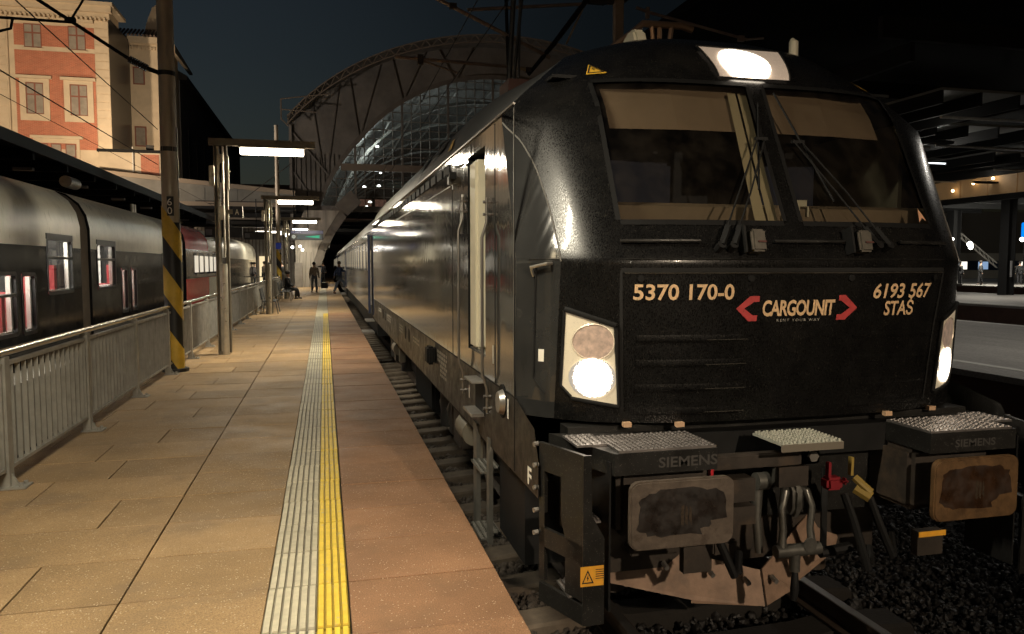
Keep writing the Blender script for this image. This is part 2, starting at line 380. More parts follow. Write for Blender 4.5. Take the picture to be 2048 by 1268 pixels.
m_lower = M('dull_black_paint', (.013,.0125,.0115), .40, 0, .35, noise=(5,.35), rough_noise=(9,.28,.5), speck=(120,.25,(.1,.095,.085)))
m_roof = M('roof_paint', (.05,.05,.047), .55, noise=(3,.3))
REAR = 17.2
core = [-1.0,-.8,-.6,-.4,-.2,-.06,.06,.2,.4,.6,.8,1.0]
tt = [.12,.26,.4,.54,.66,.76,.85,.92,.97,1.0]
XBP = [(1.4,1.325),(2.0,1.315),(2.28,1.310),(2.5,1.322),(2.75,1.352),(2.9,1.39),(3.0,1.43),(3.07,1.475),(3.11,1.504)]
tin, tout = [.2,.4,.58,.74,.87,1.0], [.3,.6,.85,1.0]
def outline(z):
    w = interp(z, Wd); s = min(1.0, w*.8); pts = []; xb = min(interp(z, XBP), w-.002)
    if z > 3.17: xb = w*.985
    cs = []
    for t in tin: x = s+t*(xb-s); cs.append((x, FS(x, z)-(.012*math.sin(t*math.pi) if z < 3.17 else 0)))
    ya, yb = FS(xb, z), FS(w, z)
    for t in tout: x = xb+t*(w-xb); cs.append((x, ya+(yb-ya)*t**1.15))
    for x, y in reversed(cs): pts.append((-x, y))
    for c in core: pts.append((c*s, FS(c*s, z)))
    for x, y in cs: pts.append((x, y))
    return [(XC+x, y, z) for x, y in pts], w
ZF = [1.40,1.46,1.55,1.70,1.85,2.0,2.14,2.26,2.28,2.30,2.33,2.40,2.505,2.65,2.80,2.87,2.95,3.0,3.04,3.08,3.12,3.17,3.25,3.345,3.375,3.42,3.5,3.58,3.66,3.72,3.78,3.83,3.86]
rowsf = [outline(z)[0] for z in ZF]
NT = len(tt); iw = [j for j in range(len(rowsf[0])-1)]
def keepf(i, j):
    z = (ZF[i]+ZF[i+1])/2; c = j-len(tin)-len(tout)
    return not (2.505 < z < 3.345 and 0 <= c < len(core)-1 and core[c] != -.06)
NC = len(rowsf[0]); NO = len(tout)
isf = lambda i, j: (ZF[i]+ZF[i+1])/2 < 3.12 and (j < NO or j >= NC-1-NO)
cabf = MB().grid(rowsf, lambda i, j: keepf(i, j) and not isf(i, j)).build('cab_front', m_front, loco, smooth=28)
for side_ in (0, 1):
    MB().grid(rowsf, lambda i, j: isf(i, j) and ((j < NO) == (side_ == 0))).build('nose_side_panel', m_side, loco, smooth=40)
    MB().tube([Vector(r_[NO if side_ == 0 else NC-1-NO])+Vector((-.001,-.003,0)) for r_, z in zip(rowsf, ZF) if 2.26 < z < 3.13], .0045, 5).build('nose_trim', M('trim_line', (.3,.29,.27), .3, .5), loco, smooth=60)
# sides (left one seen): y breakpoints, door opening 5.04-5.68 x 1.63-3.06
YS = [4.0,4.13,4.6,5.04,5.10,5.60,5.68,6.4,8,9.5,11,13,15,REAR]
ZS = [1.05,1.25,1.40,1.50,1.63,1.68,1.9,2.28,2.505,2.9,3.0,3.06,3.17]
for sgn in (-1, 1):
    rws = []
    for z in ZS: rws.append([(XC+sgn*1.506, max(yy, FS(1.506, max(z, 1.4)) if z >= 1.4 else 3.72) if k == 0 else yy, z) for k, yy in enumerate(YS)])
    for rr, z in zip(rws, ZS):
        rr[0] = (XC+sgn*1.506, FS(1.506, z) if z > 1.45 else (3.72 if z < 1.3 else 3.80), z)
        if rr[0][1] > rr[1][1]: rr[1] = (rr[1][0], rr[0][1]+.001, z)
    def keeps(i, j):
        z = (ZS[i]+ZS[i+1])/2; yy = (YS[j]+YS[j+1])/2
        if sgn == -1 and 1.63 < z < 3.06 and 5.04 < yy < 5.68: return False
        return z > 1.5
    MB().grid(rws, keeps).build('side_panel', m_side, loco)
    MB().grid(rws, lambda i, j: (ZS[i]+ZS[i+1])/2 < 1.5).build('sill_panel', m_lower, loco)
# roof slopes
ZR = [3.17,3.25,3.345,3.42,3.5,3.58,3.66,3.72,3.78,3.83,3.86]
W2 = [(3.17,1.506),(3.35,1.43),(3.55,1.29),(3.68,1.13),(3.78,.88),(3.86,.45)]
for sgn in (-1, 1):
    rr = []
    for z in ZR:
        w = interp(z, Wd); y0 = FS(w, z); w2 = interp(z, W2)
        row = []
        for t_ in (0, .12, .25, .4, .55, .7, .85, 1.0):
            yy = y0+(6.6-y0)*t_; f_ = t_*t_*(3-2*t_); row.append((XC+sgn*(w+(w2-w)*f_), yy, z))
        rr.append(row+[(XC+sgn*w2, yy, z) for yy in (9, 12, REAR)])
    MB().grid(rr, lambda i, j: j < 8).build('roof_slope', m_roof, loco, smooth=40); MB().grid([[p_ for p_ in r_[8:]] for r_ in rr]).build('rear_roof_slope', M('roof_side_grey', (.17,.165,.145), .5, noise=(2,.2)), loco, smooth=40)
MB().grid([[(XC-.45, yy, 3.86), (XC, yy, 3.875), (XC+.45, yy, 3.86)] for yy in (5.3+.6, 8, 12, REAR)]).build('roof', m_roof, loco)
MB().add([(XC-.45,5.9,3.86),(XC,5.9,3.875),(XC+.45,5.9,3.86)]+[(XC+x, FS(x,3.86), 3.86) for x in (.45,.3,.15,0,-.15,-.3,-.45)], [tuple(range(10))]).build('roof_front', m_roof, loco)
MB().prism([(XC-1.506,1.05),(XC+1.506,1.05),(XC+1.506,3.17),(XC+1.29,3.55),(XC+.88,3.78),(XC+.45,3.86),(XC-.45,3.86),(XC-.88,3.78),(XC-1.29,3.55),(XC-1.506,3.17)], 'y', REAR-.01, REAR).build('rear_wall', m_lower, loco)
MB().box(XC-1.49, XC+1.49, 4.4, REAR-.02, 1.02, 1.06).build('underframe', m_black, loco)
m_lp0 = M('gutter_grey', (.10,.095,.085), .35, .5)
# gutter along the roof edge, with grille
MB().bar((XC-1.511, 4.22, 3.172), (XC-1.511, REAR, 3.172), .014, .012).build('gutter', m_lp0, loco)
g = MB()
yy = 6.5
while yy < 16.6: g.bar((XC-1.509, yy, 3.08), (XC-1.509, yy+.30, 3.08), .014, .075); yy += .42
g.build('vent_row', m_black, loco)
MB().add([(XC-1.485,6.55,3.26),(XC-1.485,6.75,3.26),(XC-1.43,6.85,3.37),(XC-1.43,6.70,3.37)], [(0,1,2,3)]).build('roof_marker', M('marker_yellow', (.55,.33,.06), .5), loco)
for ya_ in (7.3, 8.6): MB().add([(XC-1.445,ya_,3.36),(XC-1.445,ya_+.55,3.36),(XC-1.31,ya_+.9,3.55),(XC-1.31,ya_+.35,3.55)], [(0,1,2,3)]).build('roof_vent', m_black, loco)
# seams
sm = MB()
sm.bar((XC-1.5075, 4.225, 1.06), (XC-1.5075, 4.225, 3.16), .002, .012, (0,1,0)).bar((XC-1.5075, 4.15, 1.495), (XC-1.5075, REAR, 1.495), .002, .010)
for yy in (4.74, 6.40, 11.4): sm.bar((XC-1.5075, yy, 1.06 if yy > 11 else 1.5), (XC-1.5075, yy, 1.49 if yy > 11 else 3.15), .002, .010, (0,1,0))
sm.build('panel_seam', m_black, loco)
MB().bar((XC-1.509, 4.235, 1.5), (XC-1.509, 4.235, 3.15), .003, .007, (0,1,0)).build('seam_trim', m_steel, loco)
MB().bar((XC-1.5085, 6.5, 2.93), (XC-1.5085, REAR, 2.93), .002, .010).build('side_trim', M('trim_line', (.3,.29,.27), .3, .5), loco)
# cab door recess with cream door leaf
m_cream = M('cream_paint', (.62,.57,.43), .45, noise=(4,.08))
rc = MB(); x0 = XC-1.504; x1 = XC-1.30
rc.box(x0, x1, 5.685, 5.70, 1.63, 3.06).box(x0, x1, 5.02, 5.035, 1.63, 3.06).box(x0, x1, 5.02, 5.70, 3.062, 3.08).box(x0, x1, 5.02, 5.70, 1.60, 1.628)
rc.build('door_frame', m_black, loco)
MB().box(XC-1.50, XC-1.365, 5.40, 5.64, 1.645, 3.02).build('door_leaf', m_cream, loco, bevel=.02)
MB().box(XC-1.28, XC-1.26, 4.5, 5.4, 1.64, 3.05).build('inner_wall', m_black, loco)
MB().box(XC-1.49, XC-1.29, 5.04, 5.68, 1.626, 1.64).build('door_sill', m_steel, loco)
MB().box(XC-1.43, XC-1.41, 5.12, 5.2, 2.42, 2.62).box(XC-1.43, XC-1.41, 5.12, 5.2, 1.95, 2.08).build('door_lock', m_steel, loco)
# grab rails
def grab(yb, zt, zb, dy):
    mb = MB(); xo = XC-1.562
    mb.tube([(XC-1.53, yb, zt), (XC-1.53, yb, zt-.16), (xo, yb-dy, zt-.26), (xo, yb-dy, zb+.26), (XC-1.53, yb, zb+.16), (XC-1.53, yb, zb)], .0105, 8)
    for z in (zt-.03, zt-.11, zb+.03, zb+.11): mb.tube([(XC-1.50, yb, z), (XC-1.555, yb, z)], .011, 6)
    mb.build('grab_rail', M('rail_dull', (.22,.20,.18), .35, .7), loco, smooth=40)
grab(5.78, 2.78, 1.26, .0); grab(4.88, 2.70, 1.28, .0)
# side mirror camera
mc = MB().rbox((XC-1.59, 5.78, 2.90), (.10,.12,.13)).build('mirror_housing', M('mirror_grey', (.12,.11,.10), .4, .5), loco, bevel=.035)
MB().rbox((XC-1.62, 5.70, 2.93), (.05,.06,.05)).build('mirror_lens', m_black, mc)
MB().tube([(XC-1.51, 5.78, 3.03), (XC-1.58, 5.78, 3.0)], .012, 6).tube([(XC-1.52, 5.8, 2.80), (XC-1.54, 5.8, 2.5)], .014, 6).build('mirror_arm', m_steel, mc)
# foot recess, round socket and small plates on the sill
fr = MB().box(XC-1.512, XC-1.508, 5.05, 5.38, 1.22, 1.45).build('foot_recess', m_black, loco)
MB().box(XC-1.60, XC-1.505, 5.07, 5.40, 1.215, 1.235).build('foot_plate', m_steel, fr)
MB().box(XC-1.60, XC-1.505, 5.05, 5.36, 1.45, 1.462).build('foot_plate', m_steel, fr)
so = MB().tube([(XC-1.512, 4.53, 1.42), (XC-1.507, 4.53, 1.42)], .105, 16).build('socket', m_black, loco)
MB().tube([(XC-1.545, 4.50, 1.42), (XC-1.513, 4.50, 1.42)], [.065,.08], 12).build('socket_cap', m_steel, so, smooth=40)
m_white = M('white_print', (.75,.72,.64), .5)
m_print = M('worn_print', (.42,.40,.35), .55, noise=(60,.4))
for (ya, za, h, w) in [(4.36,1.34,.12,.035),(5.62,1.25,.1,.03),(4.78,1.62,.12,.02)]:
    MB().add([(XC-1.509, ya, za), (XC-1.509, ya+w, za), (XC-1.509, ya+w, za+h), (XC-1.509, ya, za+h)], [(0,1,2,3)]).build('sticker', m_white, loco)
side = lambda a, b: (XC-1.5095, a, b)
plane_text('F', 3.92, 3.84, 1.075, 1.175, side, m_white, loco, bold=.03)
# the small data panels are illegible in the photograph: rows of worn print blocks only
for k_, (ya, yb, z1, nr) in enumerate(((7.32, 6.72, 1.44, 6), (9.4, 8.8, 1.38, 2), (11.2, 10.7, 1.40, 3), (13.4, 12.6, 1.40, 3), (15.6, 14.9, 1.40, 2))):
    pb = MB()
    for r_ in range(nr):
        y_ = ya-(.0 if r_ < 3 else .18)
        while y_ > yb+.05:
            w_ = rnd.uniform(.05, .13); pb.add([side(y_, z1-.042*r_-.026), side(max(yb, y_-w_), z1-.042*r_-.026), side(max(yb, y_-w_), z1-.042*r_), side(y_, z1-.042*r_)], [(0,1,2,3)]); y_ -= w_+.03
    pb.build('worn_print', m_print, loco)
bx = MB().rbox((XC-1.55, 7.55, 1.36), (.08,.20,.18)).build('side_socket_box', m_black, loco, bevel=.02)
for yy in (9.9, 10.35, 13.9, 14.4): MB().tube([(XC-1.511, yy, 1.34), (XC-1.506, yy, 1.34)], .09, 14).build('round_vent', m_black, loco)
# --- cab front details
glass = glassmat('windscreen_glass', (.66,.66,.63), .035, 1.5, .03, (.16,.13,.10))
for c0, c1 in ((-1.0, -.06), (.06, 1.0)):
    xs = [c0+(c1-c0)*k/8 for k in range(9)]; zs = [2.505+.84*k/6 for k in range(7)]
    MB().grid([[fp(x, z, -.012) for x in xs] for z in zs]).build('windscreen', glass, loco, smooth=60)
    fr = MB()
    fr.grid([[fp(x, z, .003) for x in xs] for z in (2.478, 2.507)]).grid([[fp(x, z, .003) for x in xs] for z in (3.343, 3.37)])
    e0 = c0-.03 if c0 < -.5 else c0-.0; fr.grid([[fp(x, z, .003) for x in (c0-.022, c0+.004)] for z in zs]).grid([[fp(x, z, .003) for x in (c1-.004, c1+.022)] for z in zs])
    fr.build('window_seal', m_rubber, loco)
m_blind = M('blind_fabric', (.22,.155,.10), .8, noise=(3,.12))
m_desk = M('desk_tan', (.20,.145,.09), .7, noise=(5,.12))
for c0, c1 in ((-.93, -.10), (.12, .90)):
    MB().grid([[(XC+x, FS(x, z)+.10, z) for x in (c0, (c0+c1)/2, c1)] for z in (3.06, 3.2, 3.36)]).build('sun_blind', m_blind, loco)
MB().prism([(4.06,2.30),(4.06,2.60),(4.20,2.63),(4.9,2.55),(4.9,2.3)], 'x', XC-1.25, XC+1.25).build('driver_desk', m_desk, loco)
MB().box(XC-1.3, XC+1.3, 5.3, 5.35, 1.5, 3.4).build('cab_back_wall', M('cab_wall', (.012,.013,.018), .7), loco)
for s_ in (1,): MB().box(XC+s_*1.2-.015, XC+s_*1.2+.015, 4.37, 5.3, 1.7, 3.2).build('cab_side_wall', M('cab_side', (.34,.31,.22), .7), loco)
MB().box(XC-1.2, XC+1.2, 4.5, 5.3, 3.40, 3.42).build('cab_ceiling', m_black, loco)
pl = MB()
for a, b_, c_, d_ in ((-.195,-.125,-.10,-.155), (-.11,-.048,-.028,-.085)): pl.add([fp(a, 2.52, -.06), fp(b_, 2.52, -.06), fp(c_, 3.34, -.06), fp(d_, 3.34, -.06)], [(0,1,2,3)])
pl.build('inner_pillar', M('pillar_cream', (.42,.35,.22), .5), loco)
for x in (.10, .22): pass
MB().rbox((XC+.14, FS(.14,2.62)+.08, 2.62), (.07,.03,.035)).rbox((XC+.11, FS(.1,2.57)+.08, 2.57), (.012,.02,.06)).rbox((XC+.17, FS(.1,2.57)+.08, 2.57), (.012,.02,.06)).build('desk_camera', m_cream, loco)
for sg, xb in ((-1, -.3), (1, .55)):
    MB().rbox((XC+sg*.55, 4.75, 2.7), (.5,.12,.6)).build('driver_seat', M('seat_dark', (.02,.025,.05), .8), loco, bevel=.05)
MB().add([fp(.985,2.53,-.008), fp(1.005,2.53,-.008), fp(.955,2.61,-.008), fp(.965,2.55,-.008), fp(.925,2.52,-.008)], [(1,2,3),(3,2,4)]).build('corner_sticker', M('arrow_sticker', (.75,.42,.25), .5), loco)
# rods below windscreen
for a, b in ((-1.02,-.60), (-.165,.28), (.66,1.08)):
    MB().tube([fp(a+(b-a)*k/5, 2.383, .018) for k in range(6)], .011, 6).build('hand_rod', m_lower, loco, smooth=60)
# wipers
def wiper(base, tip, bl0, bl1, nm='wiper'):
    w = MB()
    (bx_, bz), (tx, tz) = base, tip
    for o in (-.035, .035):
        w.tube([fp(bx_+o, bz, .045), fp(bx_+o+(tx-bx_)*.5, bz+(tz-bz)*.5, .05), fp(tx+o*.7, tz, .035)], .0055, 6)
        w.tube([fp(bx_+o, bz, .0), fp(bx_+o, bz, .06)], .024, 8)
        w.bar(fp(bx_+o, bz, .055), fp(bx_+o+(tx-bx_)*.16, bz+(tz-bz)*.16, .055), .03, .02)
    w.bar(fp(tx-.04, tz, .035), fp(tx+.04, tz, .035), .018, .018)
    wp = w.build('wiper_arm', m_black, loco, smooth=40)
    w2 = MB(); w2.tube([fp(bl0[0]+(bl1[0]-bl0[0])*k/6, bl0[1]+(bl1[1]-bl0[1])*k/6, .014) for k in range(7)], .007, 5); w2.build('wiper_blade', m_rubber, wp)
wiper((-.47, 2.345), (-.08, 2.98), (-.17, 2.68), (-.02, 3.22)); wiper((.51, 2.35), (.16, 2.97), (.30, 2.62), (.11, 3.30))
# two boxes (clamps) on the ledge
for x in (-.30, .365):
    b1 = MB().rbox(Vector(fp(x, 2.365, .045)), (.085,.09,.125), Matrix.Rotation(R(-14), 3, 'X')).build('bracket_box', M('bracket_grey', (.075,.066,.052), .5, .2, noise=(30,.2)), loco, bevel=.012)
    MB().rbox(Vector(fp(x+.012, 2.345, .093)), (.05,.002,.010), Matrix.Rotation(R(-14), 3, 'X')).build('bracket_stripe', M('red_stripe', (.07,.018,.013), .7), b1)
    MB().rbox(Vector(fp(x-.075, 2.375, .04)), (.012,.08,.15), Matrix.Rotation(R(-14), 3, 'X')).build('bracket_flap', m_black, b1)
# front hatch groove and louvres
gv = MB()
def groove(p, q, w, d=.003, n=14):
    for k in range(n):
        a = [p[0]+(q[0]-p[0])*k/n, p[1]+(q[1]-p[1])*k/n]; b = [p[0]+(q[0]-p[0])*(k+1)/n, p[1]+(q[1]-p[1])*(k+1)/n]
        if abs(q[0]-p[0]) > abs(q[1]-p[1]): gv.add([fp(a[0], a[1]-w/2, d), fp(b[0], b[1]-w/2, d), fp(b[0], b[1]+w/2, d), fp(a[0], a[1]+w/2, d)], [(0,1,2,3)])
        else: gv.add([fp(a[0]-w/2, a[1], d), fp(b[0]-w/2, b[1], d), fp(b[0]+w/2, b[1], d), fp(a[0]+w/2, a[1], d)], [(0,1,2,3)])
groove((-1.03, 2.235), (1.03, 2.235), .022); groove((-1.03, 2.235), (-1.0, 1.46), .016); groove((1.03, 2.235), (.97, 1.90), .018); groove((.97, 1.90), (.93, 1.46), .014)
gv.build('hatch_groove', M('groove_black', (.004,.004,.004), .8), loco)
ed = MB(); xs = [-1.01+2.02*k/16 for k in range(17)]
ed.tube([fp(x, 2.218, .004) for x in xs], .0035, 4); ed.build('hatch_lip', M('lip_metal', (.20,.18,.15), .25, .8), loco)
ed = MB(); xs = [-1.45+2.9*k/24 for k in range(25)]
ed.tube([fp(x, 2.292, .001) for x in xs], .005, 4); ed.build('belt_lip', m_lower, loco)
for zz in (1.855, 1.72, 1.585, 1.455):
    for (xa, xb) in ((-.94, -.35), (.35, .92)):
        lv = MB(); xs = [xa+(xb-xa)*k/8 for k in range(9)]
        lv.grid([[fp(x, zz+.03, .001) for x in xs], [fp(x, zz+.002, .005) for x in xs], [fp(x, zz-.004, .004) for x in xs], [fp(x, zz-.012, .001) for x in xs]])
        lv.build('louvre', m_front, loco, smooth=20)
for zz in (1.857, 1.722, 1.587, 1.457):
    MB().tube([fp(-.56+.24*k/4, zz, .007) for k in range(5)], .0022, 4).build('louvre_glint', MATS['lip_metal'], loco)  # thin bright lines put in as the glints on the left louvres
for x in (-.93, -.32, .31, .93):
    MB().tube([fp(x, 2.19, .0), fp(x, 2.19, .012)], .018, 10).build('hatch_latch', m_black, loco)
# lettering
m_let = M('gold_beige_lettering', (.66,.45,.25), .5, noise=(45,.18), stain=(70,.60,(.10,.08,.06),.85))
m_red = M('red_logo', (.42,.045,.045), .5, noise=(30,.2), stain=(70,.62,(.05,.02,.02),.8))
def front_text(s, x0, x1, z0, z1, mat=m_let, **kw):
    plane_text(s, x0, x1, z0, z1, lambda a, b: fp(a, b, .006), mat, loco, **kw)
front_text('5370 170-0', -.965, -.415, 2.073, 2.160, bold=.022)
front_text('6193 567', .464, .905, 2.070, 2.158, bold=.022, shear=.18)
front_text('STAŚ', .545, .765, 1.972, 2.085, bold=.022, shear=.12)
front_text('CARGOUNIT', -.241, .215, 1.980, 2.070, bold=.03, shear=.06, spacing=.92)
front_text('RENT YOUR WAY', -.149, .121, 1.950, 1.965, mat=m_print, spacing=1.4)
def chev(x_tip, x_end, zc, top, bot, th, inner):
    s = 1 if x_end > x_tip else -1; zt, zb = zc+top, zc-bot
    k = x_tip+s*.082; pts = [(x_tip, zc), (k, zt), (x_end, zt), (x_end, zt-th), (k+s*.026, zt-th), (x_tip+s*.05, zc), (k+s*.02, zb+th), (x_end-s*.0-.008, zb+th), (x_end-.012, zb), (k-s*.005, zb)]
    MB().add([fp(a, b, .006) for a, b in pts], [(0,1,4,5),(1,2,3,4),(0,5,6,9),(9,6,7,8)]).build('red_bracket_logo', m_red, loco)
chev(-.401, -.262, 2.025, .068, .070, .032, 0); chev(.361, .238, 2.022, .072, .068, .032, 0)
m_yel = M('warning_yellow', (.78,.46,.04), .5)
m_ink = M('ink_black', (.01,.01,.01), .6)
def warn_tri(c, s, fn, parent):
    w = MB().add([fn(c[0]-s, c[1]-s*.75, .004), fn(c[0]+s, c[1]-s*.75, .004), fn(c[0], c[1]+s*.9, .004)], [(0,1,2)]).build('warning_sign', m_yel, parent)
    b = MB(); A = [(c[0]-s*.80, c[1]-s*.62), (c[0]+s*.80, c[1]-s*.62), (c[0], c[1]+s*.72)]; B = [(c[0]-s*.60, c[1]-s*.50), (c[0]+s*.60, c[1]-s*.50), (c[0], c[1]+s*.50)]
    b.add([fn(x, z, .006) for x, z in A+B], [(0,1,4,3),(1,2,5,4),(2,0,3,5)])
    b.add([fn(c[0]+a*s, c[1]+d*s, .006) for a, d in ((.1,.3),(-.14,-.05),(.02,-.05),(-.08,-.4),(.16,.05),(0,.05))], [(0,1,2,5),(2,3,4,5)])
    b.build('lightning_mark', m_ink, w)
warn_tri((-.945, 3.455), .055, fp, loco); warn_tri((.945, 3.455), .055, fp, loco)
def lampmat(name, cen, r):
    m = bpy.data.materials.new(name); m.use_nodes = True; n, l = m.node_tree.nodes, m.node_tree.links; n.clear()
    out = n.new('ShaderNodeOutputMaterial'); e = n.new('ShaderNodeEmission'); e.inputs[0].default_value = (1,.86,.68,1)
    g = n.new('ShaderNodeNewGeometry'); d = n.new('ShaderNodeVectorMath'); d.operation = 'DISTANCE'; l.new(g.outputs['Position'], d.inputs[0]); d.inputs[1].default_value = cen
    t = n.new('ShaderNodeTexVoronoi'); t.inputs['Scale'].default_value = 140; l.new(g.outputs['Position'], t.inputs['Vector'])
    ma = n.new('ShaderNodeMath'); ma.operation = 'MULTIPLY_ADD'; l.new(t.outputs['Distance'], ma.inputs[0]); ma.inputs[1].default_value = r*.16; l.new(d.outputs['Value'], ma.inputs[2])
    mr = n.new('ShaderNodeMapRange'); mr.interpolation_type = 'SMOOTHSTEP'; mr.inputs[1].default_value = r*.84; mr.inputs[2].default_value = r*1.12; mr.inputs[3].default_value = 14; mr.inputs[4].default_value = .45; l.new(ma.outputs[0], mr.inputs[0])
    l.new(mr.outputs[0], e.inputs[1]); l.new(e.outputs[0], out.inputs[0]); return m
# headlights
m_lens = M('headlight_housing', (.62,.56,.43), .35, 0, noise=(12,.06), speck=(150,.3,(.4,.36,.28)), emis=(1,.83,.58), es=.10)
for sg in (-1, 1):
    top_l, top_r, bot_r, bot_l = (-1.285, 2.01), (-1.045, 1.925), (-1.015, 1.50), (-1.295, 1.535)
    rr = []
    for k in range(9):
        t = k/8; a = (bot_l[0]+(top_l[0]-bot_l[0])*t, bot_l[1]+(top_l[1]-bot_l[1])*t); b = (bot_r[0]+(top_r[0]-bot_r[0])*t, bot_r[1]+(top_r[1]-bot_r[1])*t)
        if k == 0: a = (a[0]+.05, a[1])
        rr.append([fp(sg*(a[0]+(b[0]-a[0])*q/8), a[1]+(b[1]-a[1])*q/8, .010) for q in range(9)])
    hl = MB().grid(rr).build('headlight', m_lens, loco, smooth=60)
    bez = MB().tube([Vector(rr[8][q])+Vector((0,-.004,.012)) for q in range(9)], .016, 6).tube([Vector(rr[k][8 if sg < 0 else 8])+Vector((0,-.002,0)) for k in range(9)], .012, 6).tube([Vector(rr[0][q])+Vector((0,0,-.008)) for q in range(9)], .012, 6).tube([Vector(rr[k][0]) for k in range(9)], .010, 6)
    bez.build('headlight_bezel', m_black, hl, smooth=60)
    xc_ = sg*1.147
    def disc(xc_, zc, r, off, rows=6, n=28):
        mb = MB(); pts = [fp(xc_, zc, off)]; fs = []
        for i in range(1, rows+1):
            for j in range(n): pts.append(fp(xc_+r*i/rows*math.cos(6.2832*j/n), zc+r*i/rows*math.sin(6.2832*j/n), off))
        fs += [(0, 1+j, 1+(j+1) % n) for j in range(n)]
        for i in range(rows-1):
            for j in range(n): fs.append((1+i*n+j, 1+(i+1)*n+j, 1+(i+1)*n+(j+1) % n, 1+i*n+(j+1) % n))
        return mb.add(pts, fs)
    disc(xc_, 1.845, .098, .014).build('reflector', M('dull_reflector', (.58,.44,.36), .3, .3, noise=(25,.35), emis=(1,.75,.6), es=.06), hl, smooth=60)
    MB().tube([fp(xc_+.098*math.cos(6.2832*j/28), 1.845+.098*math.sin(6.2832*j/28), .015) for j in range(29)], .004, 5).build('reflector_rim', M('lamp_rim', (.9,.8,.65), .3, .3), hl)
    disc(xc_, 1.648, .110, .018, 8).build('lit_lamp', lampmat('headlamp_glow_%s' % ('left' if sg < 0 else 'right'), fp(xc_, 1.648, .018), .110), hl, smooth=60)
# roof headlight box
def rl(a, b): # a in -1..1, b 0..1 (bottom to top)
    z = 3.405+.24*b; hw = .245+.03*b; x = a*hw+(.035 if a > 0 else .0)*b; y = 4.262+.235*(b**1.35)-.012
    return (XC+x+.02, y, z)
m_rlens = M('roof_lens', (.55,.46,.40), .4, 0, speck=(220,.4,(.8,.7,.6)), emis=(1,.8,.62), es=.12)
rlb = MB().grid([[rl(-1+2*k/8, b/6) for k in range(9)] for b in range(7)]).build('roof_headlight', m_rlens, loco, smooth=60)
lp = MB(); ring = [rl(-.12, .42)]; n = 26
for i in range(1, 5):
    for j in range(n):
        q = rl(-.12+.62*i/4*math.cos(6.2832*j/n), min(1, max(0, .42+.56*i/4*math.sin(6.2832*j/n)))); ring.append((q[0], q[1]-.010, q[2]))
fs = [(0, 1+j, 1+(j+1) % n) for j in range(n)]
for i in range(3):
    for j in range(n): fs.append((1+i*n+j, 1+(i+1)*n+j, 1+(i+1)*n+(j+1) % n, 1+i*n+(j+1) % n))
lp.add(ring, fs).build('roof_lit_lamp', lampmat('roof_headlamp_glow', (ring[0][0], ring[0][1], ring[0][2]), .185), rlb, smooth=60)
MB().tube([rl(-1, b/6) for b in range(7)]+[rl(-1+2*k/8, 1) for k in range(9)]+[rl(1, 1-b/6) for b in range(7)], .007, 5).build('roof_light_rim', m_lower, rlb)
# roof kit: antennas, horns, pantograph
MB().prism([(5.2,3.85),(5.55,3.85),(5.5,3.93),(5.36,3.99),(5.26,3.97)], 'x', XC-.36, XC-.26).build('shark_antenna', m_cream, loco, bevel=.02)
MB().tube([(XC+.62,4.75,3.70),(XC+.62,4.75,3.80),(XC+.62,4.77,3.825)], [.032,.032,.014], 10).build('dome_antenna', m_cream, loco, smooth=40)
m_bronze = M('bronze_busbar', (.45,.28,.17), .35, .8)
bb = MB().tube([(2.3,6,4.02),(2.5,6,4.17),(2.60,6,4.26),(2.95,6,4.265),(3.05,6,4.24)], .03, 8).build('busbar', m_bronze, loco, smooth=40)
MB().tube([(2.72,6,3.9),(2.68,6,4.25)], .018, 6).tube([(2.80,6,3.9),(2.86,6,4.25)], .022, 6).tube([(2.80,6.1,3.9),(2.75,6,4.25)], .02, 6).build('busbar_leg', m_bronze, bb)
pan = MB(); yb = 7.6
pan.tube([(XC-.72,yb,4.12),(XC-.66,yb+.0,5.15)], .028, 8).tube([(XC-.67,yb,4.14),(XC-.56,yb,5.2)], .018, 6).tube([(XC-.62,yb,4.15),(XC-.60,yb,5.2)], .014, 6)
pan.build('pantograph_arm', m_darksteel, loco, smooth=40)
MB().box(XC-.75, XC-.35, 7.5, 7.9, 4.0, 4.12).tube([(XC-.55,7.7,3.78),(XC-.55,7.7,4.02)], .07, 8).build('pantograph_base', M('panto_red', (.10,.04,.03), .6), loco)
# --- buffer beam, steps, buffers
m_dirty = M('brown_dirty_steel', (.036,.028,.022), .6, .2, noise=(7,.4), stain=(4,.54,(.085,.058,.038),.6), bump=(40,.2))
MB().box(XC-1.30, XC+1.30, 3.86, 4.0, .80, 1.38).build('buffer_beam', m_lower, loco)
MB().box(XC-1.05, XC+1.05, 3.74, 3.86, 1.18, 1.34).build('upper_beam', m_black, loco)
def grate(x0, x1, y0, y1, z, parent, nx, ny, name='grating', mat=None, hh=.0055):
    nx = int(nx*1.25+.5); ny = int(ny*1.25+.5)
    mb = MB().box(x0, x1, y0, y1, z-.012, z)
    dx, dy = (x1-x0)/nx, (y1-y0)/ny
    for i in range(nx):
        for j in range(ny):
            cx, cy = x0+dx*(i+.5), y0+dy*(j+.5+(.25 if i % 2 else -.25)*.6); r = min(dx, dy)*.33
            mb.tube([(cx, cy, z), (cx, cy, z+hh)], [r*1.1, r*.8], 6, False)
    return mb.build(name, mat or m_grate, parent)
m_grate = M('step_grating', (.27,.25,.24), .42, .8, noise=(9,.3))
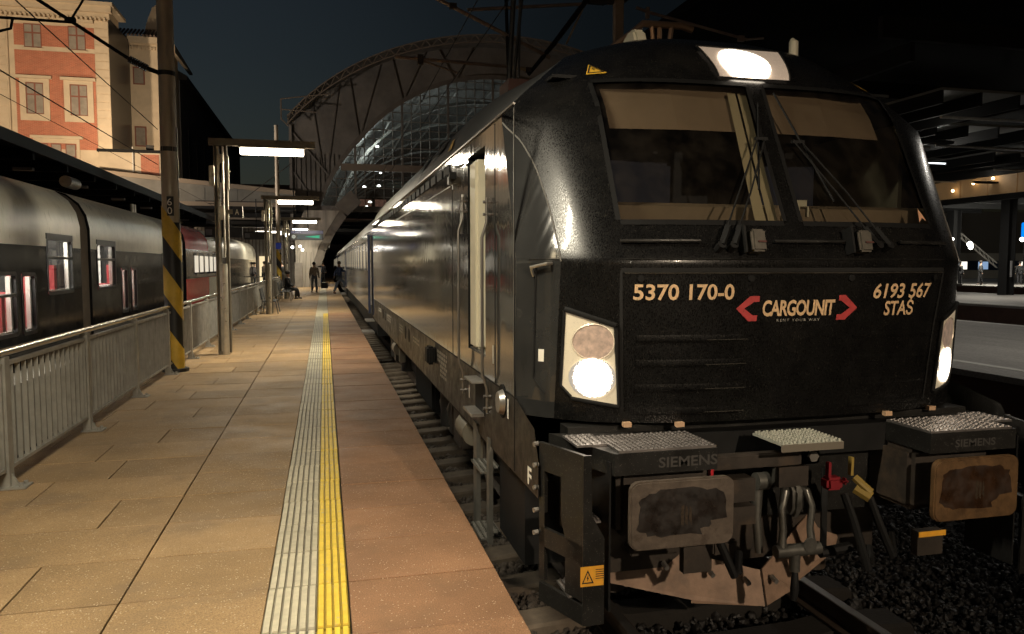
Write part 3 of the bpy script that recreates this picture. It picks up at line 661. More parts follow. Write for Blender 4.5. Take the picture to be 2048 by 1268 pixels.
for sg in (-1, 1):
    xa, xb = (XC-1.19, XC-.66) if sg < 0 else (XC+.62, XC+1.17)
    bxp = MB().prism([(xa-.02,3.40),(xb,3.40),(xb+.0,3.75),(xa-.20,3.92)] if sg < 0 else [(xa,3.40),(xb+.02,3.40),(xb+.20,3.92),(xa,3.75)], 'z', 1.235, 1.345).build('step_box', m_lower, loco)
    grate(min(xa, xb)+.005, max(xa, xb)-.005, 3.405, 3.745, 1.358, bxp, 15, 8)
    grate(xa-.16 if sg < 0 else xb+.005, xa if sg < 0 else xb+.16, 3.56, 3.80, 1.358, bxp, 4, 5)
    xb_ = XC+sg*.875
    MB().box(xb_-.27, xb_+.27, 3.52, 3.88, .88, 1.235).build('buffer_housing', m_dirty, loco, bevel=.03)
    bf = MB().tube([(xb_, 3.375, 1.05), (xb_, 3.46, 1.05), (xb_, 3.462, 1.05), (xb_, 3.85, 1.05)], [.09,.09,.12,.13], 18).build('buffer_shank', m_dirty, loco, smooth=35)
    pts = []; w, h, r = .277, .170, .05
    for cxx, czz, a0 in ((w-r, h-r, 0), (-w+r, h-r, 90), (-w+r, -h+r, 180), (w-r, -h+r, 270)):
        for k in range(6): a = R(a0+18*k); pts.append((xb_+cxx+r*math.cos(a), 1.045+czz+r*math.sin(a)))
    bp = MB().prism(pts, 'y', 3.335, 3.375)
    bp.build('buffer_plate', M('buffer_plate_steel', (.12,.095,.075), .5, .3, noise=(14,.3), stain=(16,.55,(.06,.042,.03),.7), bump=(40,.2)) if sg < 0 else M('rusty_buffer_plate', (.12,.066,.027), .55, .2, noise=(14,.35), stain=(16,.55,(.06,.03,.012),.7), bump=(40,.2)), bf, bevel=.008)
for sg, mname, mcol in ((-1, 'grease_dark', (.016,.012,.010)), (1, 'grease_brown', (.028,.013,.006))):
    rg_ = random.Random(5 if sg < 0 else 9); n_ = 34; pts = []; x0_ = XC+sg*.875
    for k in range(n_):
        a = 6.2832*k/n_; q = 1+rg_.uniform(-.07,.07); ca_, sa_ = math.cos(a), math.sin(a)
        ex = .235*q*math.copysign(abs(ca_)**.6, ca_); ez = .118*q*math.copysign(abs(sa_)**.6, sa_)
        if ca_ > .3 and sa_ < -.2: ex *= .72; ez *= .85
        pts.append((x0_+ex-.01, 3.3335, 1.045+ez+.008))
    gp = MB().add(pts, [tuple(range(n_))]).build('grease_patch', M(mname, mcol, .38, 0, .6, noise=(9,.5), rough_noise=(14,.25,.6)), loco)
    sm_ = MB(); 
    for k in range(3): sm_.add([(x0_-.015+.022*k, 3.3325, .99+.012*k), (x0_+.0+.022*k, 3.3325, .985), (x0_+.004+.02*k, 3.3325, 1.09-.015*k), (x0_-.012+.022*k, 3.3325, 1.085)], [(0,1,2,3)])
    sm_.build('rub_mark', M('rub_brown', (.040,.028,.018), .45, noise=(60,.5)), gp)
plane_text('SIEMENS', XC-.98, XC-.66, 1.262, 1.315, lambda a, b: (a, 3.3985, b), M('faded_emboss', (.05,.047,.044), .5), loco, bold=.02)
plane_text('SIEMENS', XC+.78, XC+1.05, 1.262, 1.305, lambda a, b: (a, 3.3985, b), MATS['faded_emboss'], loco, bold=.02)
# corner step units: a chamfered side panel with two openings
for sg in (-1, 1):
    X = lambda a: XC+sg*a
    A = (1.495, 3.74)
    def PP(B, t, z, o=0): # along the chamfer, t 0 (rear) .. 1 (front corner)
        dx, dy = B[0]-A[0], B[1]-A[1]; L_ = math.hypot(dx, dy); return (X(A[0]+dx*t+(-dy/L_)*o*-1*-1), A[1]+dy*t+(dx/L_)*o, z)
    BT, BL = (1.37, 3.41), (1.37, 3.41)
    fr = MB()
    def cell(B, t0, t1, z0, z1):
        v = [PP(B,t0,z0), PP(B,t1,z0), PP(B,t1,z1), PP(B,t0,z1)]; w = [(p[0]-sg*.02, p[1]+.008, p[2]) for p in v]
        fr.add(v+w, [(0,1,2,3),(7,6,5,4),(0,4,5,1),(1,5,6,2),(2,6,7,3),(3,7,4,0)])
    for t0, t1, z0, z1 in ((0,1,1.20,1.345),(0,.13,.98,1.20),(.52,1,.98,1.20)): cell(BT, t0, t1, z0, z1)
    fr.add([PP(BT,0,.98), PP(BT,.13,.98), PP(BL,.13,.90), PP(BL,0,.90)], [(0,1,2,3)]).add([PP(BT,.52,.98), PP(BT,1,.98), PP(BL,1,.84), PP(BL,.62,.90)], [(0,1,2,3)])
    for t0, t1, z0, z1 in ((0,.13,.62,.90),(.62,1,.62,.90),(0,1,.80,.90),(0,1,.50,.60)): cell(BL, t0, t1, z0, z1)
    cs = fr.build('step_frame', m_lower, loco)
    MB().prism([(X(1.37),.50),(X(1.37),1.345),(X(1.33),1.345),(X(1.325),1.05),(X(1.26),.93),(X(1.26),.50)], 'y', 3.40, 3.412).build('step_front_plate', m_lower, cs)
    MB().box(min(X(1.22), X(1.23)), max(X(1.22), X(1.23)), 3.42, 3.75, .55, 1.3).build('step_back_plate', m_black, cs)
    for z, xo_ in ((.985, 1.36), (.615, 1.41)): grate(min(X(xo_), X(1.24)), max(X(xo_), X(1.24)), 3.50, 3.70, z, cs, 5, 7, 'step_tread', hh=.010)
    for z in (1.33, 1.22, 1.10, .98, .86): MB().tube([(X(1.495), 3.76, z), (X(1.522), 3.752, z)], .013, 8).build('bolt', m_steel, cs, smooth=40)
lb = MB().add([(XC-1.384,3.397,.70),(XC-1.264,3.397,.70),(XC-1.264,3.397,.80),(XC-1.384,3.397,.80)], [(0,1,2,3)]).build('warning_label', M('label_orange', (.75,.36,.03), .5, noise=(20,.12)), loco)
fl = lambda x, z, o: (XC+x*.95+.0, 3.3965-o, z+.035)
b = MB(); A = [(-1.45,.68),(-1.385,.68),(-1.4175,.748)]; B = [(-1.441,.686),(-1.394,.686),(-1.4175,.735)]
b.add([fl(x, z, .001) for x, z in A+B], [(0,1,4,3),(1,2,5,4),(2,0,3,5)]).add([fl(x, z, .001) for x, z in ((-1.414,.725),(-1.424,.705),(-1.419,.705),(-1.421,.69),(-1.411,.709),(-1.416,.709))], [(0,1,2,5),(2,3,4,5)])
for k in range(5): b.add([fl(-1.375, .70+k*.011, .001), fl(-1.325, .70+k*.011, .001), fl(-1.325, .704+k*.011, .001), fl(-1.375, .704+k*.011, .001)], [(0,1,2,3)])
b.build('label_print', m_ink, lb)
MB().box(XC+.66, XC+.84, 3.50, 3.505, .73, .76).build('yellow_plate', M('label_orange'), loco)
MB().box(XC+.66, XC+.83, 3.51, 3.56, .62, .76).build('hanger_plate', m_dirty, loco); MB().box(XC-.78, XC-.62, 3.51, 3.56, .66, .84).build('hanger_plate', m_dirty, loco)
# front handrail clips
for x in (-.98, -.70, .62, 1.0): MB().rbox((XC+x, FS(x,1.40)-.02, 1.395), (.045,.03,.025)).build('orange_clip', M('clip_tan', (.55,.36,.22), .5), loco)
# middle step and crossbar
grate(XC-.33, XC+.02, 3.34, 3.62, 1.355, loco, 12, 8, 'middle_step', M('step_aluminium', (.40,.40,.34), .5, .3), .012)
MB().box(XC-.335, XC+.025, 3.337, 3.345, 1.315, 1.353).build('middle_step_edge', M('step_edge', (.16,.14,.11), .5), loco)
MB().box(XC-.62, XC+.02, 3.52, 3.58, 1.19, 1.265).box(XC-.10, XC+.02, 3.52, 3.58, 1.19, 1.34).build('front_crossbar', m_dirty, loco, bevel=.006)
MB().tube([(XC-.03,3.50,1.235),(XC-.03,3.52,1.235)], .03, 6).build('crossbar_nut', m_steel, loco)
for q_ in ((-.55,-.38,3.5,3.6,1.02,1.14), (-.20,-.02,3.56,3.6,1.06,1.17), (-.45,-.3,3.62,3.7,.85,.95)): MB().box(XC+q_[0], XC+q_[1], *q_[2:]).build('bracket_block', m_dirty, loco)
def cock(x, c, mat, top):
    MB().bar((XC+x, 3.50, 1.12), (XC+x, 3.50, top), .028, .016).build('cock_handle', mat, loco)
m_rcock = M('red_cock', (.20,.012,.018), .45); m_ycock = M('yellow_cock', (.30,.21,.05), .45)
cock(-.64, 0, M('red_handle', (.5,.02,.03), .4), 1.21); cock(.06, 0, m_rcock, 1.20); cock(.20, 0, m_ycock, 1.22)
MB().rbox((XC+.12,3.55,1.07), (.10,.08,.07)).rbox((XC+.16,3.5,1.09), (.035,.06,.035)).build('red_valve', m_rcock, loco, bevel=.015)
MB().tube([(XC+.24,3.52,1.10),(XC+.27,3.48,1.06),(XC+.30,3.46,1.03)], .022, 8).tube([(XC+.25,3.52,1.04),(XC+.30,3.46,1.0)], .034, 8).build('yellow_valve', m_ycock, loco, smooth=40)
for (xa, za, xb2, zb2) in ((.30,1.0,.42,.72), (.14,1.03,.28,.66), (-.66,1.0,-.52,.70)):
    MB().tube([(XC+xa,3.47,za),(XC+xa+.02,3.42,za-.12),(XC+(xa+xb2)/2+.04,3.40,zb2-.03),(XC+xb2,3.42,zb2-.02),(XC+xb2+.05,3.5,zb2+.05)], .022, 8).build('air_hose', m_rubber, loco, smooth=40)
# draw hook and screw coupling
m_forge = M('forged_steel', (.15,.145,.13), .38, .7, noise=(12,.3))
hk = MB().prism([(3.86,1.12),(3.62,1.13),(3.50,1.11),(3.44,1.04),(3.44,.93),(3.48,.87),(3.53,.92),(3.52,.99),(3.56,1.03),(3.62,1.02),(3.66,.99),(3.86,.98)], 'x', XC-.03, XC+.03).build('draw_hook', m_forge, loco, bevel=.018)
for sx in (-.10, .085):
    MB().tube([(XC+sx*.4,3.52,1.04),(XC+sx*.7,3.47,1.03),(XC+sx,3.45,.95),(XC+sx*.9,3.45,.83),(XC+sx*1.0,3.44,.74),(XC+sx*1.0,3.44,.70)], [.022,.024,.019,.019,.024,.03], 10).build('coupling_link', m_forge, hk, smooth=50)
MB().tube([(XC-.145,3.62,1.06),(XC-.16,3.60,.86),(XC-.15,3.58,.66)], [.034,.026,.022], 10).tube([(XC-.17,3.60,1.06),(XC-.10,3.60,1.06)], .05, 12).build('coupling_link', m_forge, hk, smooth=50)
MB().tube([(XC-.14,3.44,.715),(XC+.13,3.44,.715)], .035, 12).tube([(XC-.02,3.44,.73),(XC-.02,3.44,.60)], .030, 10).tube([(XC+.05,3.41,.75),(XC+.05,3.40,.75)], .04, 12).build('coupling_nut', m_forge, hk, smooth=40)
MB().tube([(XC-.02,3.44,.60),(XC-.02,3.435,.585),(XC-.022,3.43,.50),(XC-.03,3.43,.44)], [.012,.018,.024,.018], 10).build('coupling_handle', m_black, hk, smooth=50)
hk.location = Vector(hk.location)+Vector((-.085,.10,0))   # the hook hangs a little back from the buffer line
MB().bar((XC+.20,3.72,1.1),(XC+.19,3.70,.60), .03, .04).tube([(XC+.14,3.66,.63),(XC+.34,3.66,.65)], .03, 8).build('coupling_rest', m_black, loco)
# snow plough
m_pl = M('plough_brown_paint', (.24,.155,.105), .65, .1, noise=(9,.25), bump=(60,.15), stain=(5,.56,(.13,.095,.07),.6))
def plate(pts, name, mat=m_pl, th=.012):
    v = [Vector(p) for p in pts]; nrm = (v[1]-v[0]).cross(v[-1]-v[0]).normalized()*th; n = len(v)
    return MB().add([tuple(p) for p in v]+[tuple(p+nrm) for p in v], [tuple(range(n)), tuple(reversed(range(n, 2*n)))]+[(i, n+i, n+(i+1) % n, (i+1) % n) for i in range(n)]).build(name, mat, plw)
plw = MB().box(XC-1.0, XC+.9, 4.16, 4.22, .42, .70).build('snow_plough', m_dirty, loco)
plate([(XC-.01,3.965,.20),(XC-.01,4.03,.40),(XC-1.0,4.34,.62),(XC-1.06,4.30,.36),(XC-.93,4.24,.33),(XC-.44,4.08,.235),(XC-.44,4.08,.215)], 'plough_wing')
plate([(XC+.01,3.965,.20),(XC+.22,4.03,.245),(XC+.22,4.03,.27),(XC+.60,4.14,.42),(XC+.635,4.155,.50),(XC+.60,4.19,.62),(XC+.42,4.16,.68),(XC+.01,4.03,.40)], 'plough_wing', th=-.012)
plate([(XC+.62,4.20,.40),(XC+1.0,4.5,.36),(XC+1.0,4.55,.6),(XC+.62,4.26,.6)], 'plough_wing', m_dirty, th=-.012)
for q_ in ((-.34,4.04,.42),(-.13,3.99,.37),(.06,3.995,.36),(.24,4.05,.44),(-.60,4.12,.46)): MB().tube([(XC+q_[0],q_[1]+.01,q_[2]),(XC+q_[0],q_[1]-.045,q_[2]-.012)], .016, 6).build('plough_bolt', m_steel, plw, smooth=40)
for q_ in (((XC-.30,3.95,.60),(.16,.05,.08)),((XC-1.0,4.1,.58),(.05,.05,.14)),((XC-.68,4.0,.62),(.42,.1,.06))): MB().rbox(*q_).build('plough_bracket', m_dirty, plw, bevel=.01)
# --- side underframe: bogies, wheels, ladder
for y0 in (5.9, 8.5, 12.3, 14.9):
    for sg in (-1, 1):
        w = MB().tube([(XC+sg*.70, y0, .62), (XC+sg*.83, y0, .62)], .62, 32).build('wheel', m_dirty, loco, smooth=35)
        MB().tube([(XC+sg*.83, y0, .62), (XC+sg*.90, y0, .62)], .16, 14).build('axle_box', m_darksteel, w, smooth=35)
for y0 in (5.3, 11.7):
    bg_ = MB().box(XC-1.2, XC-1.05, y0, y0+3.9, .55, .82).build('bogie_frame', m_dirty, loco)
    for q_ in (.9, 2.9): MB().tube([(XC-1.22, y0+q_, .9), (XC-1.22, y0+q_, .50)], .13, 14).build('spring', m_darksteel, bg_, smooth=35)
    bc = MB().tube([(XC-1.38, y0+.75, .88), (XC-1.38, y0+1.12, .88)], .11, 16).build('brake_cylinder', M('brake_grey', (.20,.18,.14), .55, .2), bg_, smooth=35)
    MB().rbox((XC-1.36, y0+.62, .83), (.1,.14,.30)).build('brake_bracket', M('brake_grey'), bc, bevel=.01)
    MB().rbox((XC-1.30, y0+1.6, .78), (.18,.4,.42)).build('bogie_box', m_dirty, bg_, bevel=.02); MB().rbox((XC-1.25, y0+2.4, .75), (.14,.2,.5)).build('bogie_box', m_dirty, bg_, bevel=.02)
    for q in range(3): MB().tube([(XC-1.25, y0+1.9+q*.5, 1.0), (XC-1.33, y0+2.0+q*.5, .75), (XC-1.28, y0+2.2+q*.5, .55)], .018, 6).build('pipe', m_steel, bg_, smooth=40)
MB().box(XC-1.25, XC-.9, 9.6, 11.4, .35, 1.0).build('transformer_tank', m_black, loco, bevel=.04)
MB().tube([(XC-1.36,5.72,1.0),(XC-1.38,5.66,.7),(XC-1.34,5.5,.45)], .022, 8).build('sand_pipe', m_dirty, loco, smooth=40)
ld = MB().box(XC-1.52,XC-1.49,4.88,4.95,.38,1.10).box(XC-1.52,XC-1.49,5.30,5.42,.38,1.12).build('ladder', M('ladder_steel', (.14,.135,.12), .5, .4, noise=(8,.2)), loco)
for z in (.40, .86): grate(XC-1.56, XC-1.40, 4.95, 5.31, z, ld, 3, 7, 'rung', M('ladder_steel'), .008)
MB().box(XC-1.45, XC-1.2, 4.2, 4.85, .5, 1.02).build('rail_guard_box', m_black, loco)
for s_ in (-1, 1): MB().tube([(XC+s_*.76,4.62,1.0),(XC+s_*.76,4.6,.13)], [.09,.10], 12).build('guard_iron', m_dirty, loco, smooth=40)
# handrail on the nose side
MB().tube([fp(-1.43,2.20,.0),fp(-1.43,2.25,.03),fp(-1.36,2.27,.03),fp(-1.35,2.27,0)], .010, 6).build('nose_handle', m_steel, loco, smooth=40)
nd = MB()
nd.tube([fp(-1.42,2.26-.64*k/6,.002) for k in range(7)]+[fp(-1.37,1.54,.002)], .005, 5)
nd.build('nose_hatch_line', m_black, loco)
MB().add([fp(-1.40,1.72,.004),fp(-1.375,1.72,.004),fp(-1.375,1.79,.004),fp(-1.40,1.79,.004)], [(0,1,2,3)]).build('sticker', m_white, loco)

# ================================================================ PASSENGER COACHES behind the locomotive
m_cgrey = M('coach_grey', (.26,.26,.25), .16, 0, .6, noise=(2,.15), coat=.3, streak=(10,.7,.10))
m_cblue = M('coach_blue', (.045,.055,.10), .25, 0, .5, noise=(3,.2))
m_croof = M('coach_roof', (.16,.155,.14), .5, noise=(2,.3))
def glow(name, c, s): return emat(name, c, s)
m_cwin = glassmat('coach_window_glass', (.5,.5,.5), .05, 1.5, .02)
def coach(y0, L, label, mat, first):
    t = thing('passenger_coach', (XC, y0, 0), label, 'railway coach', 'coaches coupled behind the locomotive')
    x = XC-1.42; hb, hs, ht = 1.0, 3.12, 3.85
    prof = [(-1.42,1.0),(-1.42,3.12),(-1.30,3.42),(-1.0,3.68),(-.5,3.85),(0,3.9),(.5,3.85),(1.0,3.68),(1.30,3.42),(1.42,3.12),(1.42,1.0)]
    body = MB()
    for k in range(3): pass
    body.box(x, XC+1.42, y0, y0+L, hb, hs).build('body', mat, t)
    MB().prism([(XC+a, b) for a, b in prof[1:-1]], 'y', y0, y0+L).build('roof', m_croof, t, smooth=40)
    MB().box(x-.004, x-.001, y0+1.2, y0+L-1.2, 2.02, 2.95).build('window_band', M('band_dark', (.05,.055,.07), .12, 0, .6), t)
    n = int((L-3.6)/1.95); dy = (L-3.6)/n
    wm = MB().box(-.012, -.005, .35, 1.45, 2.10, 2.90).mesh('window'); wp = MB().box(-.016, -.013, .40, 1.40, 2.15, 2.85).mesh('pane')
    for k in range(n):
        w = link('window', wm, M('window_frame_grey', (.2,.2,.2), .4, .4), t, loc=(-1.42, 1.6+k*dy, 0))
        link('pane', wp, M('lit_pane', (.08,.09,.1), .08, 0, .7, emis=(1,.85,.6), es=.10 if k % 3 else .25), w)
    for yy in (y0+.25, y0+L-1.15):
        d = MB().box(x-.03, x-.004, yy, yy+.85, 1.05, 3.02).build('door', m_cblue, t)
        MB().box(x-.034, x-.030, yy+.2, yy+.65, 1.95, 2.8).build('door_pane', M('lit_pane'), d)
        MB().box(x-.28, x-.0, yy+.05, yy+.8, .62, .65).box(x-.2, x-.0, yy+.05, yy+.8, .9, .93).build('door_step', m_steel, d)
    if first:
        op = MB().box(x-.10, x-.002, y0+1.15, y0+1.22, 1.05, 3.0).build('open_door_leaf', m_cblue, t)
        MB().box(x-.05, x-.035, y0+.35, y0+1.05, 1.05, 2.95).build('open_doorway', M('doorway_dark', (.01,.01,.012), .7), t)
        MB().tube([(x-.07, y0+.32, 1.3), (x-.07, y0+.32, 2.6)], .02, 6).build('door_rail', m_steel, t)
    MB().box(XC-1.35, XC+1.35, y0+.3, y0+L-.3, .55, .99).build('underframe', m_black, t)
    MB().box(XC-.7, XC+.7, y0-.45, y0, 1.1, 3.4).build('gangway', m_rubber, t)
    for yy in (y0+2.5, y0+5, y0+L-5, y0+L-2.5): MB().tube([(XC-.85, yy, .46), (XC-.70, yy, .46)], .46, 20).build('wheel', m_dirty, t, smooth=30)
    return t
coach(18.05, 25.4, 'grey and blue passenger coach directly behind the black locomotive with its door open', m_cgrey, True)
coach(43.9, 25.4, 'second grey coach of the train, behind the coach with the open door', m_cgrey, False)
coach(69.8, 25.4, 'third coach of the train, far down the platform under the hall', m_cblue, False)

# ================================================================ LEFT RAILCAR UNIT
TX = -5.0
def wall_with_holes(ys, levels, holes, xf):
    """levels: list of z; xf(z): x of the skin; holes: (y0,y1,z0,z1)"""
    rows = [[(xf(z), y, z) for y in ys] for z in levels]
    def keep(i, j):
        z = (levels[i]+levels[i+1])/2; y = (ys[j]+ys[j+1])/2
        return not any(a < y < b and c < z < d for a, b, c, d in holes)
    return rows, keep
def txf(z):
    return interp(z, [(0,TX),(3.05,TX),(3.35,TX-.06),(3.6,TX-.2),(3.8,TX-.45),(3.92,TX-.85),(3.97,TX-1.4)])
m_tgrey = M('railcar_grey', (.60,.57,.48), .34, 0, .4, noise=(2.5,.12), rough_noise=(3,.26,.42,(1,6,1)), streak=(9,.8,.03))
m_tblack = M('railcar_black', (.010,.010,.011), .10, 0, .28, noise=(3,.3), rough_noise=(3,.06,.2))
m_tred = M('railcar_red', (.60,.055,.05), .25, 0, .5, noise=(3,.15))
m_seal = M('seal_black', (.012,.012,.012), .35)
m_twin = glassmat('railcar_glass', (.82,.84,.82), .03, 1.45, .01)
m_int = M('interior_white', (.80,.78,.74), .5)
m_seat = M('seat_red', (.22,.012,.015), .75, noise=(30,.15))
m_ceil = emat('railcar_ceiling_light', (1,.95,.86), 22)
def railcar(y0, y1, holes, label, mlow, mup, red=False):
    t = thing('railcar', (-6.4, y0, 0), label, 'railcar', 'railcars on the track left of the platform')
    ys = sorted(set([y0, y1]+[h[0] for h in holes]+[h[1] for h in holes]))
    zl = sorted(set([.35, 1.0, 2.6]+[h[2] for h in holes]+[h[3] for h in holes if h[3] < 2.6])); 
    zs_low = [z for z in zl if z <= 2.6]
    zs_up = sorted(set([2.6]+[h[3] for h in holes if h[3] > 2.6]+[3.05,3.2,3.35,3.48,3.6,3.7,3.8,3.87,3.92,3.95,3.97]))
    rows, keep = wall_with_holes(ys, zs_low, holes, txf); MB().grid(rows, keep).build('lower_side', mlow, t)
    rows, keep = wall_with_holes(ys, zs_up, holes, txf); MB().grid(rows, keep).build('upper_side', mup, t, smooth=40)
    for h in holes:
        a, b, c, d = h
        fr = MB(); o = .06
        def ring(x, ins, r=.07):
            pts = []
            for cy, cz, a0 in ((b-ins-r, d-ins-r, 0), (a+ins+r, d-ins-r, 90), (a+ins+r, c+ins+r, 180), (b-ins-r, c+ins+r, 270)):
                for k in range(4): q = R(a0+30*k); pts.append((x, cy+r*math.cos(q), cz+r*math.sin(q)))
            return pts
        A, B, Cc_ = ring(TX+.012, -.03), ring(TX+.012, .035), ring(TX-.05, .035); n = len(A)
        fr.add(A+B+Cc_, [(i, (i+1) % n, n+(i+1) % n, n+i) for i in range(n)]+[(n+i, n+(i+1) % n, 2*n+(i+1) % n, 2*n+i) for i in range(n)])
        if d > 2.6: fr.box(TX-.02, TX+.016, a-.03, b+.03, d-.02, d+.09)
        if b-a > 1: fr.box(TX-.02, TX+.005, a+.03, b-.03, c+(d-c)*.62, c+(d-c)*.66)
        w = fr.build('window', m_seal, t)
        if b-a > 1: MB().box(TX+.006, TX+.010, a+.05, b-.05, c+(d-c)*.665, c+(d-c)*.675).build('bar', m_steel, w)
        MB().add([(TX-.03,a+.02,c+.02),(TX-.03,b-.02,c+.02),(TX-.03,b-.02,d-.02),(TX-.03,a+.02,d-.02)], [(0,1,2,3)]).build('pane', m_twin, w)
        # bright inner reveal at the far edge of the opening
        MB().box(TX-.12, TX-.05, b-.11, b-.075, c+.05, d-.05).box(TX-.12, TX-.05, b-.05, b-.035, c+.05, d-.05).box(TX-.10, TX-.05, a+.04, b-.04, c+.04, c+.06).build('reveal', M('reveal_aluminium', (.75,.73,.68), .25, .5), w)
    # interior
    MB().box(TX-2.75, TX-2.70, y0+.1, y1-.1, .6, 3.6).build('far_wall', m_int, t)
    MB().box(TX-2.7, TX-.08, y0+.1, y1-.1, .55, .6).build('floor', M('car_floor', (.08,.08,.085), .6), t)
    MB().box(TX-2.0, TX-.9, y0+.2, y1-.2, 3.10, 3.12).build('ceiling_light', m_ceil, t)
    MB().box(TX-2.7, TX-.3, y0+.1, y1-.1, 3.2, 3.22).build('ceiling', m_int, t)
    y = y0+1.0; k = 0
    while y < y1-1:
        lo = any(h[2] < 1.3 and h[0]-1 < y < h[1]+1 for h in holes); zf = .75 if lo else 1.25
        sx = TX-.62
        st = MB().box(sx-.42, sx+.42, y, y+.14, zf+.35, zf+1.0).box(sx-.42, sx+.42, y+.14, y+.55, zf+.25, zf+.4).build('seat', m_seat, t)
        y += .86; k += 1
    for ye in (y0, y1): MB().add([(txf(z), ye, z) for z in (.35,3.05,3.35,3.6,3.8,3.92,3.97)]+[(TX-2.8,ye,3.97),(TX-2.8,ye,.35)], [tuple(range(9))]).build('end_wall', m_tblack, t)
    MB().add([(TX-1.38,y0,3.97),(TX-1.38,y1,3.97),(TX-2.8,y1,3.9),(TX-2.8,y0,3.9)], [(0,1,2,3)]).build('roof', m_croof, t)
    return t
ca = railcar(2.0, 17.80, [(8.0,9.4,1.10,2.10),(10.2,11.6,1.10,2.10),(12.6,14.26,1.10,2.12),(14.50,15.12,1.08,2.10),(15.77,17.22,1.72,2.76)], 'grey-topped black railcar with a large square window next to the brown gangway', m_tblack, m_tgrey)
cb = railcar(18.5, 29.7, [(18.97,20.50,1.72,2.74),(21.05,21.62,1.06,2.16),(22.05,22.62,1.06,2.16)], 'black and grey end car between the brown gangway and the red railcar', m_tblack, m_tgrey)
# gangway bellows
gwn = MB(); zz = [.4,3.0,3.3,3.55,3.75,3.87,3.92]
gwn.grid([[(txf(z)-.05-(.03 if k % 2 else 0), 17.81+.68*k/8, z) for k in range(9)] for z in zz])
gwn.build('gangway_bellows', M('bellows_brown', (.085,.065,.048), .75, noise=(4,.2)), ca)
MB().add([(TX+.004,26.6,1.98),(TX+.004,29.4,1.98),(TX+.004,29.4,2.12),(TX+.004,26.6,2.12)], [(0,1,2,3)]).build('destination_display', M('display_black', (.01,.01,.01), .3), cb)
plane_text('M', 27.4, 28.1, 1.97, 2.10, lambda a, b: (TX+.010, a, b), emat('amber_display', (1,.42,.05), 2.2), cb, 'display_text')
MB().box(TX-.0, TX+.006, 26.0, 27.4, 2.2, 2.62).build('side_window', m_tblack, cb)
rg = MB()
rg.tube([(-5.62, 19.1, 4.13), (-5.62, 19.8, 4.13)], .13, 14).build('roof_cylinder', m_steel, cb, smooth=40)

MB().tube([(TX-.5, 24.6, 3.8), (TX-.5, 24.6, 4.05)], .05, 8).tube([(TX-.5, 24.9, 3.8), (TX-.5, 24.9, 4.05)], .05, 8).build('roof_vent', m_steel, cb, smooth=40)
rc_ = railcar(30.3, 39.2, [(32.0,32.7,1.9,2.65),(33.4,34.6,1.9,2.65),(35.4,36.5,1.9,2.65),(37.2,38.2,1.9,2.65)], 'red and grey railcar beyond the black one, beside the end of the railing', m_tred, m_tred)
MB().box(TX-.01, TX+.012, 30.3, 39.2, 1.72, 2.85).build('window_band', m_tblack, rc_)
MB().grid([[(txf(z)+.012, y, z) for y in (36.0,39.2)] for z in (2.86,3.05,3.35,3.6,3.8,3.92)]).build('grey_patch', m_tgrey, rc_)
MB().box(TX-.01, TX+.014, 36.0, 39.2, .4, 1.70).build('grey_patch', m_tgrey, rc_)
wm = MB().box(.014, .020, 0, .9, 1.95, 2.62).mesh('pane')
for yy in (32.2, 33.5, 34.9, 36.3, 37.6): link('pane', wm, M('lit_train_pane', (.3,.3,.28), .1, emis=(1,.9,.72), es=.55), rc_, loc=(TX+6.4, yy-30.3, 0))
railcar(39.9, 60, [(42,43,1.9,2.65)], 'farthest railcar on the left track, under the hall end', m_tblack, m_tgrey)
track(-6.4, -2, 100, 'railway track under the grey and black railcars left of the platform')

# ================================================================ RAILING
m_rwood = M('railing_paint', (.30,.285,.25), .5, .1, noise=(6,.2), rough_noise=(8,.3,.55))
rl_ = thing('platform_railing', (-2.37, 4.38, P), 'long grey steel railing with flat upright bars along the left side of the platform', 'railing')
pos = [4.38+2.04*k for k in range(20)]
pm = MB().box(-.035, .035, -.045, .045, 0, 1.0).mesh('post'); bpm = MB().box(-.05, .15, -.08, .08, .0, .014).tube([(.11,-.05,.014),(.11,-.05,.035)], .016, 6).tube([(.11,.05,.014),(.11,.05,.035)], .016, 6).mesh('base_plate')
ftm = MB().prism([(.035,.014),(.085,.014),(.036,.11)], 'y', -.012, .012).mesh('gusset')
bm_ = MB().box(-.017, .017, -.0045, .0045, .16, .93).mesh('bar')
for k, yy in enumerate(pos):
    if abs(yy-12.93) < .3: yy += .0
    po = link('post', pm, m_rwood, rl_, loc=(0, yy-4.38, 0)); link('base_plate', bpm, m_rwood, po); link('gusset', ftm, m_rwood, po)
    if k < len(pos)-1:
        MB().box(-2.37-.022, -2.37+.022, yy+.06, yy+1.98, P+.93, P+.958).build('upper_rail', m_rwood, rl_)
        MB().box(-2.37-.022, -2.37+.022, yy+.06, yy+1.98, P+.135, P+.16).box(-2.37-.02, -2.37+.02, yy+.06, yy+.085, P+.16, P+.93).box(-2.37-.02, -2.37+.02, yy+1.955, yy+1.98, P+.16, P+.93).build('panel_frame', m_rwood, rl_)
        for q in range(14): link('bar', bm_, m_rwood, rl_, loc=(0, yy-4.38+.155+q*.133, 0))
MB().tube([(-2.37, 4.0, P+1.03), (-2.37, 43.2, P+1.03)], .030, 12).build('handrail', M('handrail_steel', (.52,.47,.39), .25, .8), rl_, smooth=40)
MB().tube([(-2.37, 43.2, P+1.03), (-4.25, 43.2, P+1.03)], .030, 8).box(-4.25, -2.4, 43.18, 43.22, P+.14, P+.17).build('end_rail', MATS['handrail_steel'], rl_)

